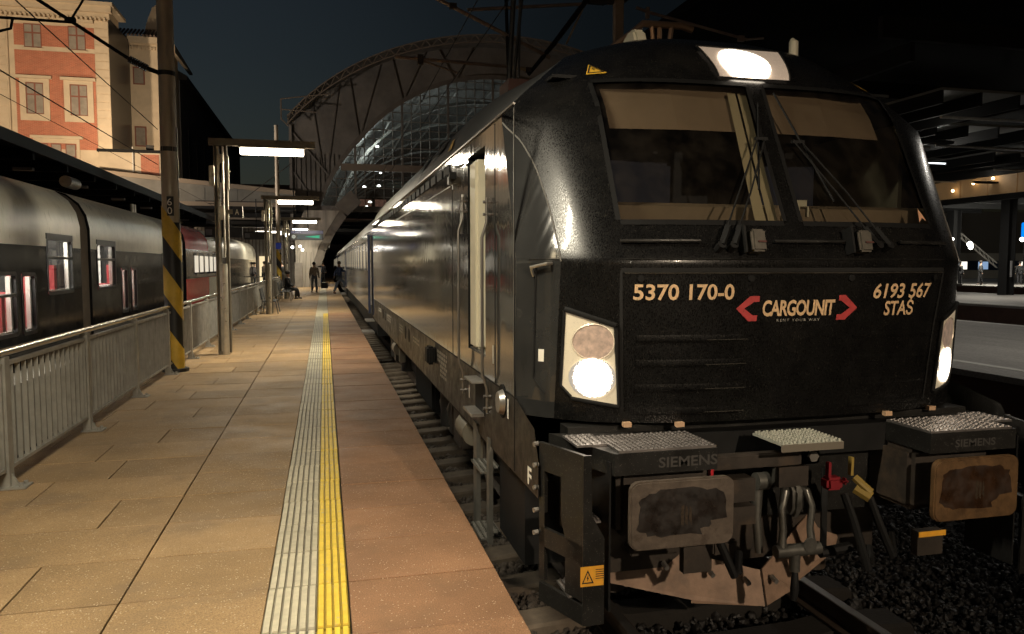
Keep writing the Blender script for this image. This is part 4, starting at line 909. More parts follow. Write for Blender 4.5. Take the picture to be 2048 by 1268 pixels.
# ================================================================ CATENARY MASTS, striped
m_mast = M('mast_grey_brown', (.52,.44,.33), .5, .2, noise=(3,.3), map_scale=(1,1,.3), rough_noise=(4,.3,.6))
m_mblack = M('mast_black', (.014,.014,.014), .5); m_myel = M('mast_yellow', (.62,.40,.045), .55, noise=(5,.18), stain=(4,.58,(.3,.2,.05),.5))
def mast(x, y, H_, label, r=.135, stripes=True):
    t = thing('catenary_mast', (x, y, P), label, 'mast')
    MB().tube([(x, y, P+2.35), (x, y, P+H_)], [r*.96, r*.80], 20).build('shaft', m_mast, t, smooth=40)
    MB().tube([(x, y, P), (x, y, P+2.35)], r, 20).build('painted_base', m_mblack, t, smooth=40)
    MB().tube([(x, y, P), (x, y, P+.05)], [r*1.5, r*1.5], 12).build('foot', m_mblack, t)
    if stripes:
        a0 = math.atan2(-y, -x)  # side facing the camera
        for zc in (2.17, 1.25, .33):
            rows = []
            for k in range(25):
                a = a0+R(-180+15*k); s_ = math.sin(a-a0)*r; zz = zc-(-s_)*1.25 if False else zc-s_*1.6
                rows.append([(x+(r+.003)*math.cos(a), y+(r+.003)*math.sin(a), P+max(.02, zz-.23)), (x+(r+.003)*math.cos(a), y+(r+.003)*math.sin(a), P+max(.021, zz+.23))])
            MB().grid(rows).build('yellow_stripe', m_myel, t, smooth=40)
    return t
m60 = mast(-2.33, 12.93, 9.5, 'tall round mast with yellow and black stripes carrying the number plate 60')
a60 = MB().rbox((-2.31, 12.93-.139, P+2.60), (.10,.006,.30)).build('number_plate', m_mblack, m60)
plane_text('6', -2.355, -2.285, P+2.61, P+2.72, lambda a, b: (a, 12.93-.1435, b), m_white, a60); plane_text('0', -2.355, -2.285, P+2.475, P+2.585, lambda a, b: (a, 12.93-.1435, b), m_white, a60)
for za_ in (5.18, 4.02): MB().tube([(-2.33,12.93,za_),(-2.33,12.93,za_+.07)], .128, 16).build('mast_collar', m_darksteel, m60)
MB().tube([(-2.205,12.9,P+.4),(-2.205,12.9,4.4)], .012, 6).build('mast_conduit', m_steel, m60)
mast(-2.45, 44.0, 9.3, 'slimmer striped mast at the far end of the railing', .13)
# cantilever from mast 60 going left
ct = thing('cantilever', (-2.45, 12.93, 5.2), 'black catenary cantilever with ribbed insulator clamped to mast 60', 'cantilever', 'catenary cantilevers')
MB().tube([(-2.42,12.93,5.22),(-2.60,12.93,5.28)], .035, 8).tube([(-2.86,12.93,5.41),(-3.65,12.93,5.92),(-4.3,12.93,6.34),(-5.6,12.93,7.1)], .026, 8).build('tube', m_black, ct, smooth=40)
ins = MB()
for k in range(9): p = Vector((-2.60,12.93,5.28)).lerp(Vector((-2.86,12.93,5.41)), (k+.5)/9); d = Vector((-.26,0,.13)).normalized()*.006; ins.tube([p-d, p+d], .058, 10)
ins.tube([(-2.58,12.93,5.27),(-2.88,12.93,5.42)], .028, 8).build('insulator', M('insulator_brown', (.035,.022,.018), .35), ct)
MB().tube([(-3.62,12.93,5.90),(-6.4,12.93,5.90)], .022, 8).tube([(-3.65,12.93,5.92),(-3.40,12.93,6.35)], .016, 6).tube([(-4.42,12.93,5.9),(-4.45,12.93,5.75),(-4.6,12.93,5.70)], .02, 6).tube([(-3.72,12.93,5.93),(-3.58,12.93,5.93)], .045, 8).build('tube', m_black, ct)
def wire(a, b, label, r=.007): 
    return MB().tube([a, b], r, 5).build('overhead_wire', m_black, None, label=label, cat='wire', group='overhead catenary wires')
wire((-6.4, 0, 5.9-.15), (-6.4, 60, 5.75), 'overhead contact wire above the railcars')
def wpass(p, q):  # a wire parallel to the track seen through p
    return p
wire((-2.47, -3, 3.80), (-2.47, 12.8, 3.80), 'thin wire running along the railing to mast 60, lower one', .006)
wire((-2.50, -3, 4.72), (-2.46, 12.8, 4.34), 'thin wire crossing the brick facade down to mast 60, upper one', .006)
wire((2.30, 4, 6.35), (2.55, 70, 5.75), 'overhead contact wire above the black locomotive, thinner left one', .009)
wire((2.75, 4, 6.25), (2.62, 70, 5.85), 'overhead wire above the black locomotive, nearer its middle', .009)
# cantilever portal over the locomotive
m_ctube = M('cantilever_tube', (.26,.19,.15), .5, .3, noise=(6,.2))
mr = thing('catenary_mast', (5.16, 13, -.3), 'square beige post rising behind the locomotive roof', 'mast')
MB().box(5.085, 5.235, 12.93, 13.07, -.3, 6.95).build('shaft', M('post_beige', (.30,.22,.15), .6, noise=(4,.2)), mr)
MB().box(5.0, 5.32, 12.9, 13.1, 6.95, 7.3).rbox((4.98,13,6.93), (.16,.1,.1)).rbox((4.7,13,6.95), (.4,.08,.08)).build('bracket', m_dirty, mr)
c2 = thing('cantilever', (4.9, 13, 6.0), 'wide cantilever of brown tubes above the locomotive roof', 'cantilever', 'catenary cantilevers')
MB().tube([(1.5,13,6.9),(1.96,13,6.7),(3.89,13,5.88)], .034, 8).tube([(2.43,13,6.58),(4.49,13,6.84)], .030, 8).tube([(1.2,13,5.72),(3.15,13,5.68)], .028, 8).tube([(1.66,13,5.68),(2.25,13,5.52)], .018, 6).build('tube', m_ctube, c2, smooth=40)
MB().tube([(3.15,13,5.67),(3.50,13,5.65)], .034, 8).tube([(4.19,13,6.13),(4.50,13,6.78)], .018, 6).build('pale_tube', M('tube_pale', (.36,.27,.16), .5), c2)
MB().tube([(3.50,13,5.56),(3.95,13,6.1),(4.53,13,6.87),(4.95,13,6.98)], [.03,.045,.05,.04], 8).tube([(3.15,13,5.4),(3.10,13,6.9)], .03, 8).build('dark_arm', m_black, c2, smooth=40)
for q_ in (((2.18,13,6.62),(.12,.08,.09)),((3.5,13,5.64),(.1,.08,.08)),((1.62,13,5.70),(.1,.07,.16)),((4.75,13,6.93),(.3,.1,.14))): MB().rbox(*q_).build('clamp', m_dirty, c2)
c3 = MB().tube([(5.5,13,6.86),(5.72,13,6.80),(7.74,13,6.45)], .028, 8).tube([(7.6,13,6.44),(8.07,13,6.50)], .02, 6).rbox((5.72,13,6.78), (.06,.06,.2)).rbox((7.6,13,6.46), (.12,.06,.1)).build('cantilever', m_ctube, None, smooth=40, label='short brown cantilever tube reaching right above the roof headlight', cat='cantilever', group='catenary cantilevers')

# ================================================================ LAMP POSTS with fluorescent tubes
m_lp = M('lamp_post_steel', (.55,.51,.42), .4, .45, noise=(5,.22), rough_noise=(6,.25,.5))
m_lpd = M('lamp_post_dark', (.22,.195,.15), .45, .4, noise=(4,.2))
def lamppost(y, label, power):
    t = thing('platform_lamp', (-1.86, y, P), label, 'lamp post', 'fluorescent platform lamps')
    x = -1.86
    MB().box(x-.11, x-.09, y-.06, y+.06, P+.03, 4.50).box(x-.09, x-.03, y+.045, y+.058, P+.03, 4.50).build('channel', m_lpd, t)
    MB().box(x+.11, x+.13, y-.06, y+.06, P+.03, 4.50).box(x+.05, x+.11, y+.045, y+.058, P+.03, 4.50).build('channel', m_lpd, t)
    MB().tube([(x-.025,y-.06,P),(x-.025,y-.06,4.45)], .028, 10).tube([(x+.055,y-.06,2.4),(x+.055,y-.06,4.45)], .022, 10).build('conduit', m_lp, t, smooth=40)
    MB().tube([(x+.035,y-.075,P+.0),(x+.035,y-.075,2.28)], .062, 14).build('cable_cover', m_lp, t, smooth=40)
    MB().box(x-.10, x+.08, y-.10, y+.10, P, P+.06).build('foot', m_lpd, t)
    MB().rbox((x+.02,y-.12,3.22), (.10,.08,.26)).build('junction_box', m_lp, t, bevel=.01); MB().rbox((x-.13,y-.16,3.9), (.09,.10,.36)).build('junction_box', m_lp, t, bevel=.01)
    MB().rbox((x+.155,y-.18,3.95), (.035,.05,.62)).tube([(x+.16,y-.2,3.98),(x+.21,y-.2,3.98)], .02, 6).build('loudspeaker_panel', m_lp, t, bevel=.008)
    MB().rbox((x+.02,y-.08,4.22), (.12,.10,.16)).build('cap', m_lp, t, bevel=.02)
    MB().box(x-.19, x+1.72, y-.06, y+.06, 4.475, 4.60).build('arm', m_lpd, t)
    MB().box(x+.34, x+1.53, y-.07, y+.07, 4.45, 4.474).build('lamp_housing', m_lpd, t)
    MB().tube([(x+.36,y,4.385),(x+.37,y,4.385),(x+1.50,y,4.385),(x+1.51,y,4.385)], [.045,.066,.066,.045], 14).build('lamp_tube', m_tube, t, smooth=40)
    L = bpy.data.lights.new('tube_light', 'AREA'); L.shape = 'RECTANGLE'; L.size = 1.12; L.size_y = .10; L.energy = power; L.color = TUBE
    lo = bpy.data.objects.new('tube_light', L); col.objects.link(lo); lo.parent = t; lo.location = (.935, 0, 4.31-P)
    return t
PW = 175
l1 = lamppost(15.18, 'platform lamp post with lit tube, nearest one, carrying the letter A sign', PW)
lamppost(27.18, 'platform lamp post with lit tube, second along the platform', PW)
lamppost(39.43, 'platform lamp post with lit tube, third and farthest along the platform', PW*.6)
lamppost(3.18, 'platform lamp post with lit tube beside the locomotive front, out of frame', PW)
lamppost(-8.9, 'platform lamp post with lit tube, farthest behind the locomotive front', PW)
sg_ = MB().box(-1.64, -1.47, 15.02, 15.06, 3.15, 3.34).build('letter_sign', M('sign_navy', (.008,.010,.028), .4), None, label='small dark sign with white letter A on the nearest lamp post', cat='sign')
plane_text('A', -1.60, -1.53, 3.19, 3.29, lambda a, b: (a, 15.017, b), m_white, sg_, bold=.02)
MB().box(-1.47, -1.462, 15.01, 15.07, 3.14, 3.345).build('sign_edge', m_white, sg_); MB().box(-1.74, -1.64, 15.02, 15.05, 3.2, 3.28).build('sign_bracket', m_lpd, sg_)

# ================================================================ BENCHES, BINS, BOARDS
m_bench = M('bench_grey', (.11,.115,.12), .5, .5, noise=(9,.2))
def bench(x, y, label):
    t = thing('bench', (x, y, P), label, 'bench', 'mesh benches on the platform')
    for k in range(6): MB().box(x-.02+.07*k, x+.035+.07*k, y-.6, y+.6, P+.44, P+.455).build('seat_slat', m_bench, t)
    for k in range(6): MB().box(x-.12+.006*k, x-.10+.006*k, y-.6, y+.6, P+.82-.065*k, P+.87-.065*k).build('back_slat', m_bench, t)
    for yy in (-.55, .55):
        MB().tube([(x-.13,y+yy,P+.88),(x-.03,y+yy,P+.45),(x-.10,y+yy,P)], .017, 6).build('leg', m_bench, t); MB().tube([(x-.03,y+yy,P+.43),(x+.40,y+yy,P+.43),(x+.48,y+yy,P)], .017, 6).build('leg', m_bench, t)
    return t
bench(-2.05, 27.7, 'grey slatted bench beside the second lamp post')
bench(-2.0, 36.9, 'grey slatted bench nearest the seated person')
bench(-2.0, 39.0, 'grey slatted bench carrying the seated person')
m_board = M('board_black', (.012,.012,.014), .4)
db = thing('departure_board', (-.76, 41, 4.0), 'hanging black departure board with clock and green display', 'departure board')
MB().box(-1.68, -.03, 40.95, 41.2, 3.53, 4.04).build('housing', m_board, db)
MB().box(-1.66, -.05, 40.94, 40.948, 3.86, 4.02).build('header', M('header_navy', (.03,.03,.07), .4, emis=(.3,.3,.6), es=.05), db)
gd = MB()
for a_, w_ in ((-1.56,.02),(-1.44,.06),(-1.36,.05),(-1.29,.04),(-1.23,.06)): gd.add([(a_,40.935,3.91),(a_+w_,40.935,3.91),(a_+w_,40.935,3.96),(a_,40.935,3.96)], [(0,1,2,3)])
gd.build('board_segments', emat('board_text', (.8,.8,.9), .35), db)
MB().tube([(-1.52,40.94,3.70),(-1.52,40.948,3.70)], .095, 18).build('clock', emat('clock_face', (.8,.8,.65), .45), db); MB().box(-1.58,-1.46,40.93,40.935,3.695,3.705).build('clock_hand', m_ink, db)
MB().box(-1.34, -.12, 40.94, 40.948, 3.58, 3.82).build('display', emat('display_grey', (.75,.8,.72), .12), db)
gd = MB()  # the photograph shows only a smear of green segments here
for k in range(11): gd.add([(-.94+.065*k, 40.935, 3.695-.006*k), (-.89+.065*k, 40.935, 3.69-.006*k), (-.885+.065*k, 40.935, 3.705+.008*k), (-.935+.065*k, 40.935, 3.71+.006*k)], [(0,1,2,3)])
gd.build('display_segments', emat('display_green', (.12,.95,.5), .5), db)
MB().tube([(-.8,41.1,4.04),(-.8,41.1,6.2)], .03, 6).tube([(-1.5,41.1,4.04),(-1.5,41.1,6.2)], .03, 6).build('hanger', m_black, db)
for x, y, z, w, lb in ((-4.1, 34, 3.62, 1.5, 'dark hanging information board above the stairwell, nearer one'), (-3.6, 44, 3.85, 1.3, 'dark hanging information board above the stairwell, farther one')):
    b = MB().box(x-w/2, x+w/2, y, y+.15, z-.22, z+.22).build('information_board', m_board, None, label=lb, cat='board')
    MB().box(x-w/2+.05, x-w/2+.3, y-.004, y-.001, z-.12, z+.12).build('panel_face', M('dim_face', (.12,.12,.13), .4), b); MB().tube([(x, y+.07, z+.22), (x, y+.07, z+2)], .03, 6).build('hanger', m_black, b)
bs = MB().box(-2.25, -2.0, 38.0, 38.05, 3.0, 3.3).build('blue_sign', M('sign_blue', (.01,.03,.16), .4, emis=(.02,.06,.5), es=.1), None, label='small blue sign hanging beside the third lamp post', cat='sign')

# ================================================================ PEOPLE
def skin(name, verts, edges, radii, mat, parent, sub=1):
    me = bpy.data.meshes.new(name); me.from_pydata(verts, edges, []); me.update()
    ob = bpy.data.objects.new(name, me); col.objects.link(ob)
    ob.modifiers.new('s', 'SKIN')
    if not me.skin_vertices: 
        try: me.skin_vertices.new()
        except Exception: pass
    lay = me.skin_vertices[0].data
    for i, r in enumerate(radii): lay[i].radius = (r, r) if not isinstance(r, tuple) else r
    lay[0].use_root = True
    m = ob.modifiers.new('b', 'SUBSURF'); m.levels = sub; m.render_levels = sub
    dg = bpy.context.evaluated_depsgraph_get(); dg.update()
    nm = bpy.data.meshes.new_from_object(ob.evaluated_get(dg)); bpy.data.objects.remove(ob)
    for p in nm.polygons: p.use_smooth = True
    nm.materials.clear()
    return link(name, nm, mat, parent)
m_skin = M('skin', (.42,.26,.18), .55)
POSE = {}
def joints(kind):
    if kind == 'stand': hip, kn, an, toe = [(-.10,0,.93),(.10,0,.93)], [(-.11,-.01,.5),(.11,.01,.5)], [(-.12,.02,.08),(.12,.02,.08)], [(-.13,-.14,.04),(.13,-.14,.04)]
    elif kind == 'walk': hip, kn, an, toe = [(-.10,0,.93),(.10,0,.93)], [(-.11,.10,.52),(.11,-.04,.50)], [(-.12,.14,.10),(.12,-.16,.12)], [(-.13,.30,.04),(.13,-.02,.03)]
    elif kind == 'step': hip, kn, an, toe = [(-.10,0,.93),(.10,0,.93)], [(.22,-.02,.70),(-.14,.02,.52)], [(.34,.0,.34),(-.32,.02,.10)], [(.46,.0,.28),(-.20,.02,.03)]
    else: hip, kn, an, toe = [(-.10,0,.50),(.10,0,.50)], [(-.12,-.44,.50),(.12,-.44,.50)], [(-.13,-.40,.08),(.13,-.50,.08)], [(-.13,-.55,.04),(.13,-.65,.04)]
    return hip, kn, an, toe
def person(x, y, z, rot, kind, coat, trous, hair, label, scale=1.0, bag=None, hat=False, group=None):
    t = thing('person', (x, y, z), label, 'person', group); t.rotation_euler[2] = rot; t.scale = (scale,)*3
    t['_wo'] = (0,0,0)
    hip, kn, an, toe = joints(kind); pz = hip[0][2]
    sh = [(-.19,0,pz+.52),(.19,0,pz+.52)]
    el = [(-.26,.03,pz+.22),(.26,.03,pz+.22)]; wr = [(-.27,-.08,pz-.02),(.27,-.08,pz-.02)]
    if kind == 'sit': el = [(-.25,-.08,pz+.26),(.25,-.08,pz+.26)]; wr = [(-.12,-.30,pz+.14),(.12,-.30,pz+.14)]
    if kind == 'step': el = [(.20,.10,pz+.34),(-.22,0,pz+.3)]; wr = [(.50,.12,pz+.42),(-.28,-.06,pz+.05)]; sh = [(.12,.14,pz+.50),(-.05,-.17,pz+.50)]
    ha = [tuple(Vector(w)+Vector((0,-.03,-.09))) for w in wr]
    base = [(0,0,pz),(0,0,pz+.18),(0,0,pz+.36),(0,0,pz+.54),(0,-.005,pz+.62),(0,-.01,pz+.68),(0,-.02,pz+.79)]
    V = base+[sh[0],el[0],wr[0],ha[0],sh[1],el[1],wr[1],ha[1],hip[0],kn[0],an[0],toe[0],hip[1],kn[1],an[1],toe[1]]
    E = [(0,1),(1,2),(2,3),(3,4),(4,5),(5,6),(3,7),(7,8),(8,9),(9,10),(3,11),(11,12),(12,13),(13,14),(0,15),(15,16),(16,17),(17,18),(0,19),(19,20),(20,21),(21,22)]
    Rr = [.13,.12,.14,.12,.055,.09,.095, .06,.045,.032,.035,.06,.045,.032,.035, .085,.06,.042,.045,.085,.06,.042,.045]
    skin('body', V, E, Rr, m_skin, t)
    k = 1.22
    skin('jacket', [base[0],base[1],base[2],base[3],base[4],sh[0],el[0],wr[0],sh[1],el[1],wr[1]], [(0,1),(1,2),(2,3),(3,4),(3,5),(5,6),(6,7),(3,8),(8,9),(9,10)], [.165,.16,.18,.15,.08,.085,.065,.05,.085,.065,.05], coat, t)
    skin('trousers', [base[0],hip[0],kn[0],an[0],hip[1],kn[1],an[1]], [(0,1),(1,2),(2,3),(0,4),(4,5),(5,6)], [.15,.11,.085,.07,.11,.085,.07], trous, t)
    for a, b in zip(an, toe): MB().tube([(a[0],a[1]+.05,a[2]-.02),(b[0],b[1],b[2]+.01)], [.055,.05], 8).build('shoe', M('shoe_dark', (.04,.035,.03), .5), t, smooth=50)
    hd = base[6]
    MB().sphere((hd[0],hd[1]+.025,hd[2]+.035), .112, 12, 8, (1,1.05,1)).build('hair', hair, t, smooth=60)
    if bag == 'backpack': MB().rbox((0,.24,pz+.32), (.32,.20,.46)).build('backpack', M('backpack_black', (.012,.012,.013), .6), t, bevel=.06)
    return t
def fab(n, c): return M(n, c, .85, noise=(14,.15))
hd_ = fab('hair_dark', (.02,.014,.01)); hg = fab('hair_grey', (.12,.1,.08))
person(-.62, 47.5, P, R(10), 'walk', fab('coat_beige', (.36,.31,.24)), fab('jeans_blue', (.14,.17,.21)), hd_, 'person in beige jacket and blue jeans walking away with a black backpack', 1.0, 'backpack')
hb_ = MB().rbox((-.02, 47.45, P+.42), (.42,.26,.34)).tube([(-.2,47.45,P+.58),(-.1,47.45,P+.72),(.06,47.45,P+.72),(.14,47.45,P+.58)], .018, 6).build('holdall', M('bag_black', (.012,.012,.012), .6), None, bevel=.05, label='black holdall carried beside the person with the backpack', cat='bag')
person(-1.78, 39.1, P-.02, R(80), 'sit', fab('coat_black', (.015,.015,.016)), fab('trousers_black', (.02,.02,.022)), hd_, 'person in black sitting on the bench by the third lamp post')
person(.82, 45.2, P, R(-5), 'step', fab('coat_navy', (.05,.08,.19)), fab('trousers_slate', (.10,.12,.16)), hg, 'person in blue jacket stepping up into the grey coach', 1.02)
for x, y, c, lb in ((-.75, 74, (.05,.045,.04), 'distant person in dark brown coat standing in the group on the platform'), (-.15, 76, (.02,.02,.025), 'distant person in black coat beside the pillar, tallest of the group'), (-.45, 72, (.03,.05,.08), 'distant person in dark blue coat in front of the group')):
    person(x, y, P, R(rnd.uniform(-60, 60)), 'stand', fab('coat_%d' % int(y), c), fab('trousers_black', (.02,.02,.022)), hd_, lb, rnd.uniform(.96, 1.04), group='people standing far down the platform')
MB().rbox((-.52, 71.2, P+.32), (.5,.3,.6)).build('blue_suitcase', M('suitcase_blue', (.02,.10,.35), .4), None, bevel=.05, label='bright blue suitcase standing in front of the distant group', cat='suitcase')
for i, (x, y, c, lb) in enumerate(((-5.9, 56, (.012,.012,.014), 'person in black coat behind the stairwell rail, farthest left'), (-5.3, 56.5, (.03,.03,.035), 'person in dark grey coat behind the stairwell, beside the one in black'), (-4.9, 57.5, (.10,.09,.09), 'person in light grey coat in the middle of the stairwell group'), (-4.1, 56, (.22,.18,.14), 'person in beige coat behind the stairwell rail'), (-3.75, 55, (.015,.015,.015), 'person in black jacket beside the beige coat'), (-2.95, 56, (.02,.02,.02), 'person in black beside the far striped mast'))):
    person(x, y, P+.05, R(40*i), 'stand', fab('coat_s%d' % i, c), fab('trousers_black', (.02,.02,.022)), hd_, lb, rnd.uniform(.96, 1.05), group='people waiting behind the stairwell')

# ================================================================ TRAIN SHED
m_shed = M('shed_grey_iron', (.20,.18,.16), .7, noise=(1.5,.25), map_scale=(1,1,1))
m_sheet = M('shed_sheet', (.19,.172,.152), .75, noise=(.6,.3), bump=(3,.3,(8,1,.3),.05))
m_iron = M('shed_iron_dark', (.15,.13,.11), .7, noise=(2,.2))
AY = 60.0; AX = 14.0
shed = thing('train_shed', (AX, AY, P), 'large arched train shed with glazed end screen over the tracks', 'train shed')
def oarc(t):  # outer edge: circle through (-2.5,13.1),(5.9,18.2),(13.8,20.05)
    return (AX+ (AX+2.5)*math.sin(t)/math.sin(1.0), 20.05-(20.05-13.1)*(1-math.cos(t))/(1-math.cos(1.0)))
def iarc(a):  # inner arch, a = angle from the vertical
    rr = 14.35+1.2*max(0, (abs(a)-.9))
    return (AX+rr*math.sin(a), 3.16+rr*math.cos(a))
N = 40
oa = [oarc(-1.0+2.0*k/N) for k in range(N+1)]
ia = [iarc(-1.62+3.24*k/N) for k in range(N+1)]
# end screen ring between the outer edge and the inner arch
outer_pts = [(-2.5, P)]+[(-2.5, 7.0)]+oa+[(2*AX+2.5, 7.0), (2*AX+2.5, P)]
def resample(pts, n):
    L = [0]
    for a, b in zip(pts, pts[1:]): L.append(L[-1]+math.dist(a, b))
    out = []
    for k in range(n+1):
        s = L[-1]*k/n; j = max(i for i in range(len(L)) if L[i] <= s+1e-9); j = min(j, len(pts)-2); t = (s-L[j])/max(1e-9, L[j+1]-L[j]); out.append((pts[j][0]+(pts[j+1][0]-pts[j][0])*t, pts[j][1]+(pts[j+1][1]-pts[j][1])*t))
    return out
ro = [o for o in resample([(-2.5,4.0)]+oa+[(2*AX+2.5,4.0)], 60)]; ri = resample(ia, 60)
MB().grid([[(a[0], AY+2, a[1]) for a in ro], [(a[0], AY+2, a[1]) for a in ri]]).build('end_screen', m_sheet, shed)
MB().box(-2.5, -1.6, AY+1.9, AY+2.1, P, 5).build('end_screen_foot', m_sheet, shed)
# visor roof in front of the screen
MB().grid([[(a[0], AY-1.2, a[1]+.05) for a in oa], [(a[0], AY+2.2, a[1]-.1) for a in oa]]).build('visor_roof', m_shed, shed, smooth=60)
lat = MB()
for k in range(N):
    a, b = oa[k], oa[k+1]; lat.bar((a[0], AY-1.25, a[1]), (b[0], AY-1.25, b[1]), .08, .10, (0,1,0)).bar((a[0], AY-1.25, a[1]-.55), (b[0], AY-1.25, b[1]-.55), .08, .10, (0,1,0))
    m_ = ((a[0]+b[0])/2, (a[1]+b[1])/2)
    lat.bar((a[0], AY-1.25, a[1]-.55), (m_[0], AY-1.25, m_[1]), .05, .06, (0,1,0)).bar((m_[0], AY-1.25, m_[1]), (b[0], AY-1.25, b[1]-.55), .05, .06, (0,1,0))
lat.build('outer_truss', M('truss_pale', (.21,.165,.125), .7), shed)
arch = MB()
for k in range(N):
    a, b = ia[k], ia[k+1]; arch.bar((a[0], AY+1.7, a[1]), (b[0], AY+1.7, b[1]), .35, .30, (0,1,0)); 
arch.build('inner_arch_rib', m_iron, shed)
lat = MB()
for k in range(5, 20, 4):
    a, b = ia[k], oa[min(N, max(0, k-2))]; lat.bar((a[0], AY+1.85, a[1]), (b[0], AY+1.85, b[1]), .06, .12, (0,1,0))
    b2 = oa[min(N, k+1)]; lat.bar((a[0], AY+1.85, a[1]), (b2[0], AY+1.85, b2[1]), .06, .08, (0,1,0))
lat.build('screen_bracing', m_iron, shed)
MB().tube([(-2.9,AY-1.2,14.35),(-2.9,AY-1.2,12.9),(-2.4,AY-1.2,12.4)], .06, 6).tube([(-2.9,AY-1.2,14.35),(.6,AY-1.2,14.9)], .05, 6).tube([(-2.9,AY-1.2,13.6),(-.4,AY-1.2,13.5)], .05, 6).build('roof_rail', MATS['truss_pale'], shed)
cr = MB(); x = -2.45
while x < 1.6:
    zt = min(10.9, 12.6+(x+2.5)*.55); zb = 6.7 if x < -1.7 else 3.16+math.sqrt(max(0, 14.5**2-(x-AX)**2))+.2
    if zb < zt: cr.box(x, x+.06, AY+1.80, AY+1.98, zb, zt)
    x += .36
cr.build('corrugation', m_sheet, shed)
MB().box(-2.5, -2.3, AY+1.5, AY+2.2, P, 13.0).bar((-2.2,AY+1.75,9.4),(0.2,AY+1.75,5.9), .1, .14, (0,1,0)).bar((-2.2,AY+1.75,12.4),(1.2,AY+1.75,8.3), .1, .14, (0,1,0)).build('corner_post', m_shed, shed)
# glazing: transoms, mullions, panes
def chord(z):
    d = 14.3**2-(z-3.16)**2; return math.sqrt(d) if d > 0 else 0
MB().box(AX-chord(9.9), AX+chord(9.9), AY+1.35, AY+1.75, 9.62, 10.15).build('transom', MATS['truss_pale'], shed)
MB().box(AX-chord(6.4)-1.2, AX+chord(6.4), AY+1.35, AY+1.8, 6.42, 6.85).build('transom', m_shed, shed)
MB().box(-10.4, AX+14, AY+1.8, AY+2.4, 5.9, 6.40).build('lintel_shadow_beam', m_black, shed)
mu = []
x = AX-13.0; k = 0
while x <= AX+13.01:
    zt = 3.16+math.sqrt(max(0, 14.2**2-(x-AX)**2)); w = .17 if k % 5 == 2 else .05
    if zt > 7: MB().box(x-w/2, x+w/2, AY+1.5, AY+1.7, 6.85, zt).build('mullion', m_iron, shed)
    x += .74; k += 1
for z in [7.6,8.3,9.0,10.8,11.5,12.2,12.9,13.6,14.3,15.0,15.7,16.4,17.0]:
    c = chord(z); MB().box(AX-c, AX+c, AY+1.52, AY+1.60, z-.03, z+.03).build('glazing_bar', m_iron, shed)
gl = MB(); M_ = 40
pts = [(AX-chord(6.85), AY+1.62, 6.85)]+[(iarc(a)[0], AY+1.62, iarc(a)[1]) for a in [-1.30+2.6*k/M_ for k in range(M_+1)]]+[(AX+chord(6.85), AY+1.62, 6.85)]
gl.add(pts, [tuple(range(len(pts)))]).build('glass', glassmat('shed_glass', (.62,.66,.64), .30, 1.45, .08, (.16,.16,.15)), shed)
# hall vault behind
vy = [AY+2.2+10*k for k in range(9)]
MB().grid([[(iarc(a)[0], y, iarc(a)[1]) for a in [-1.6+3.2*k/32 for k in range(33)]] for y in vy]).build('vault', M('vault_grey', (.06,.062,.06), .6, noise=(.8,.3)), shed, smooth=60)
for y in vy[:-1]:
    rb = MB(); pts = [(AX+13.6*math.sin(a), y+5, 3.0+13.6*math.cos(a)) for a in [-1.5+3.0*k/28 for k in range(29)]]
    for a, b in zip(pts, pts[1:]): rb.bar(a, b, .22, .30, (0,1,0))
    rb.build('vault_rib', M('rib_pale', (.22,.22,.21), .5), shed)
pur = MB()
for k in range(13):
    a = -1.35+2.7*k/12; pur.bar((AX+13.9*math.sin(a), AY+3, 3.1+13.9*math.cos(a)), (AX+13.9*math.sin(a), AY+80, 3.1+13.9*math.cos(a)), .14, .18)
pur.build('purlin', MATS['rib_pale'], shed)
for k, (px, py, pz) in enumerate(((4.5, 66, 12.2), (4.2, 68, 10.7), (3.6, 70, 9.2), (4.6, 66, 8.9), (3.9, 67, 7.6), (3.7, 69, 7.35), (12.3, 74, 12.2), (11.3, 74, 12.2), (6.5, 90, 12.8), (20, 80, 13))):
    o = MB().tube([(px,py,pz),(px,py,pz+.12)], [.17,.10], 10).build('hall_lamp', emat('hall_lamp_glow', (.95,.97,.92), 14), None, label='small round hall lamp under the vault, '+('lowest','second lowest','third lowest','left of the mullion','nearest the lintel','beside the lowest lamp','right of a pair','left of a pair','deep in the hall','far right in the hall')[k], cat='lamp', group='round lamps under the vault')
    if k in (0, 3, 6, 8, 9):
        L = bpy.data.lights.new('hall_light', 'POINT'); L.energy = 480; L.color = (.93,.97,.92); L.shadow_soft_size = .2
        lo = bpy.data.objects.new('hall_light', L); col.objects.link(lo); lo.location = (px, py, pz-.3)
L = bpy.data.lights.new('hall_fill_light', 'POINT'); L.energy = 260; L.color = (1,.86,.66); L.shadow_soft_size = .3  # added fill light under the low roof, with a lamp to carry it
lo = bpy.data.objects.new('hall_fill_light', L); col.objects.link(lo); lo.location = (.2, 72, 4.6)
MB().box(-.3, .7, 71.9, 72.1, 4.85, 4.92).build('hall_fill_lamp', emat('strip_glow', (1,.9,.78), 7), None, label='added tube lamp inside the hall, fill light above the distant group', cat='lamp')
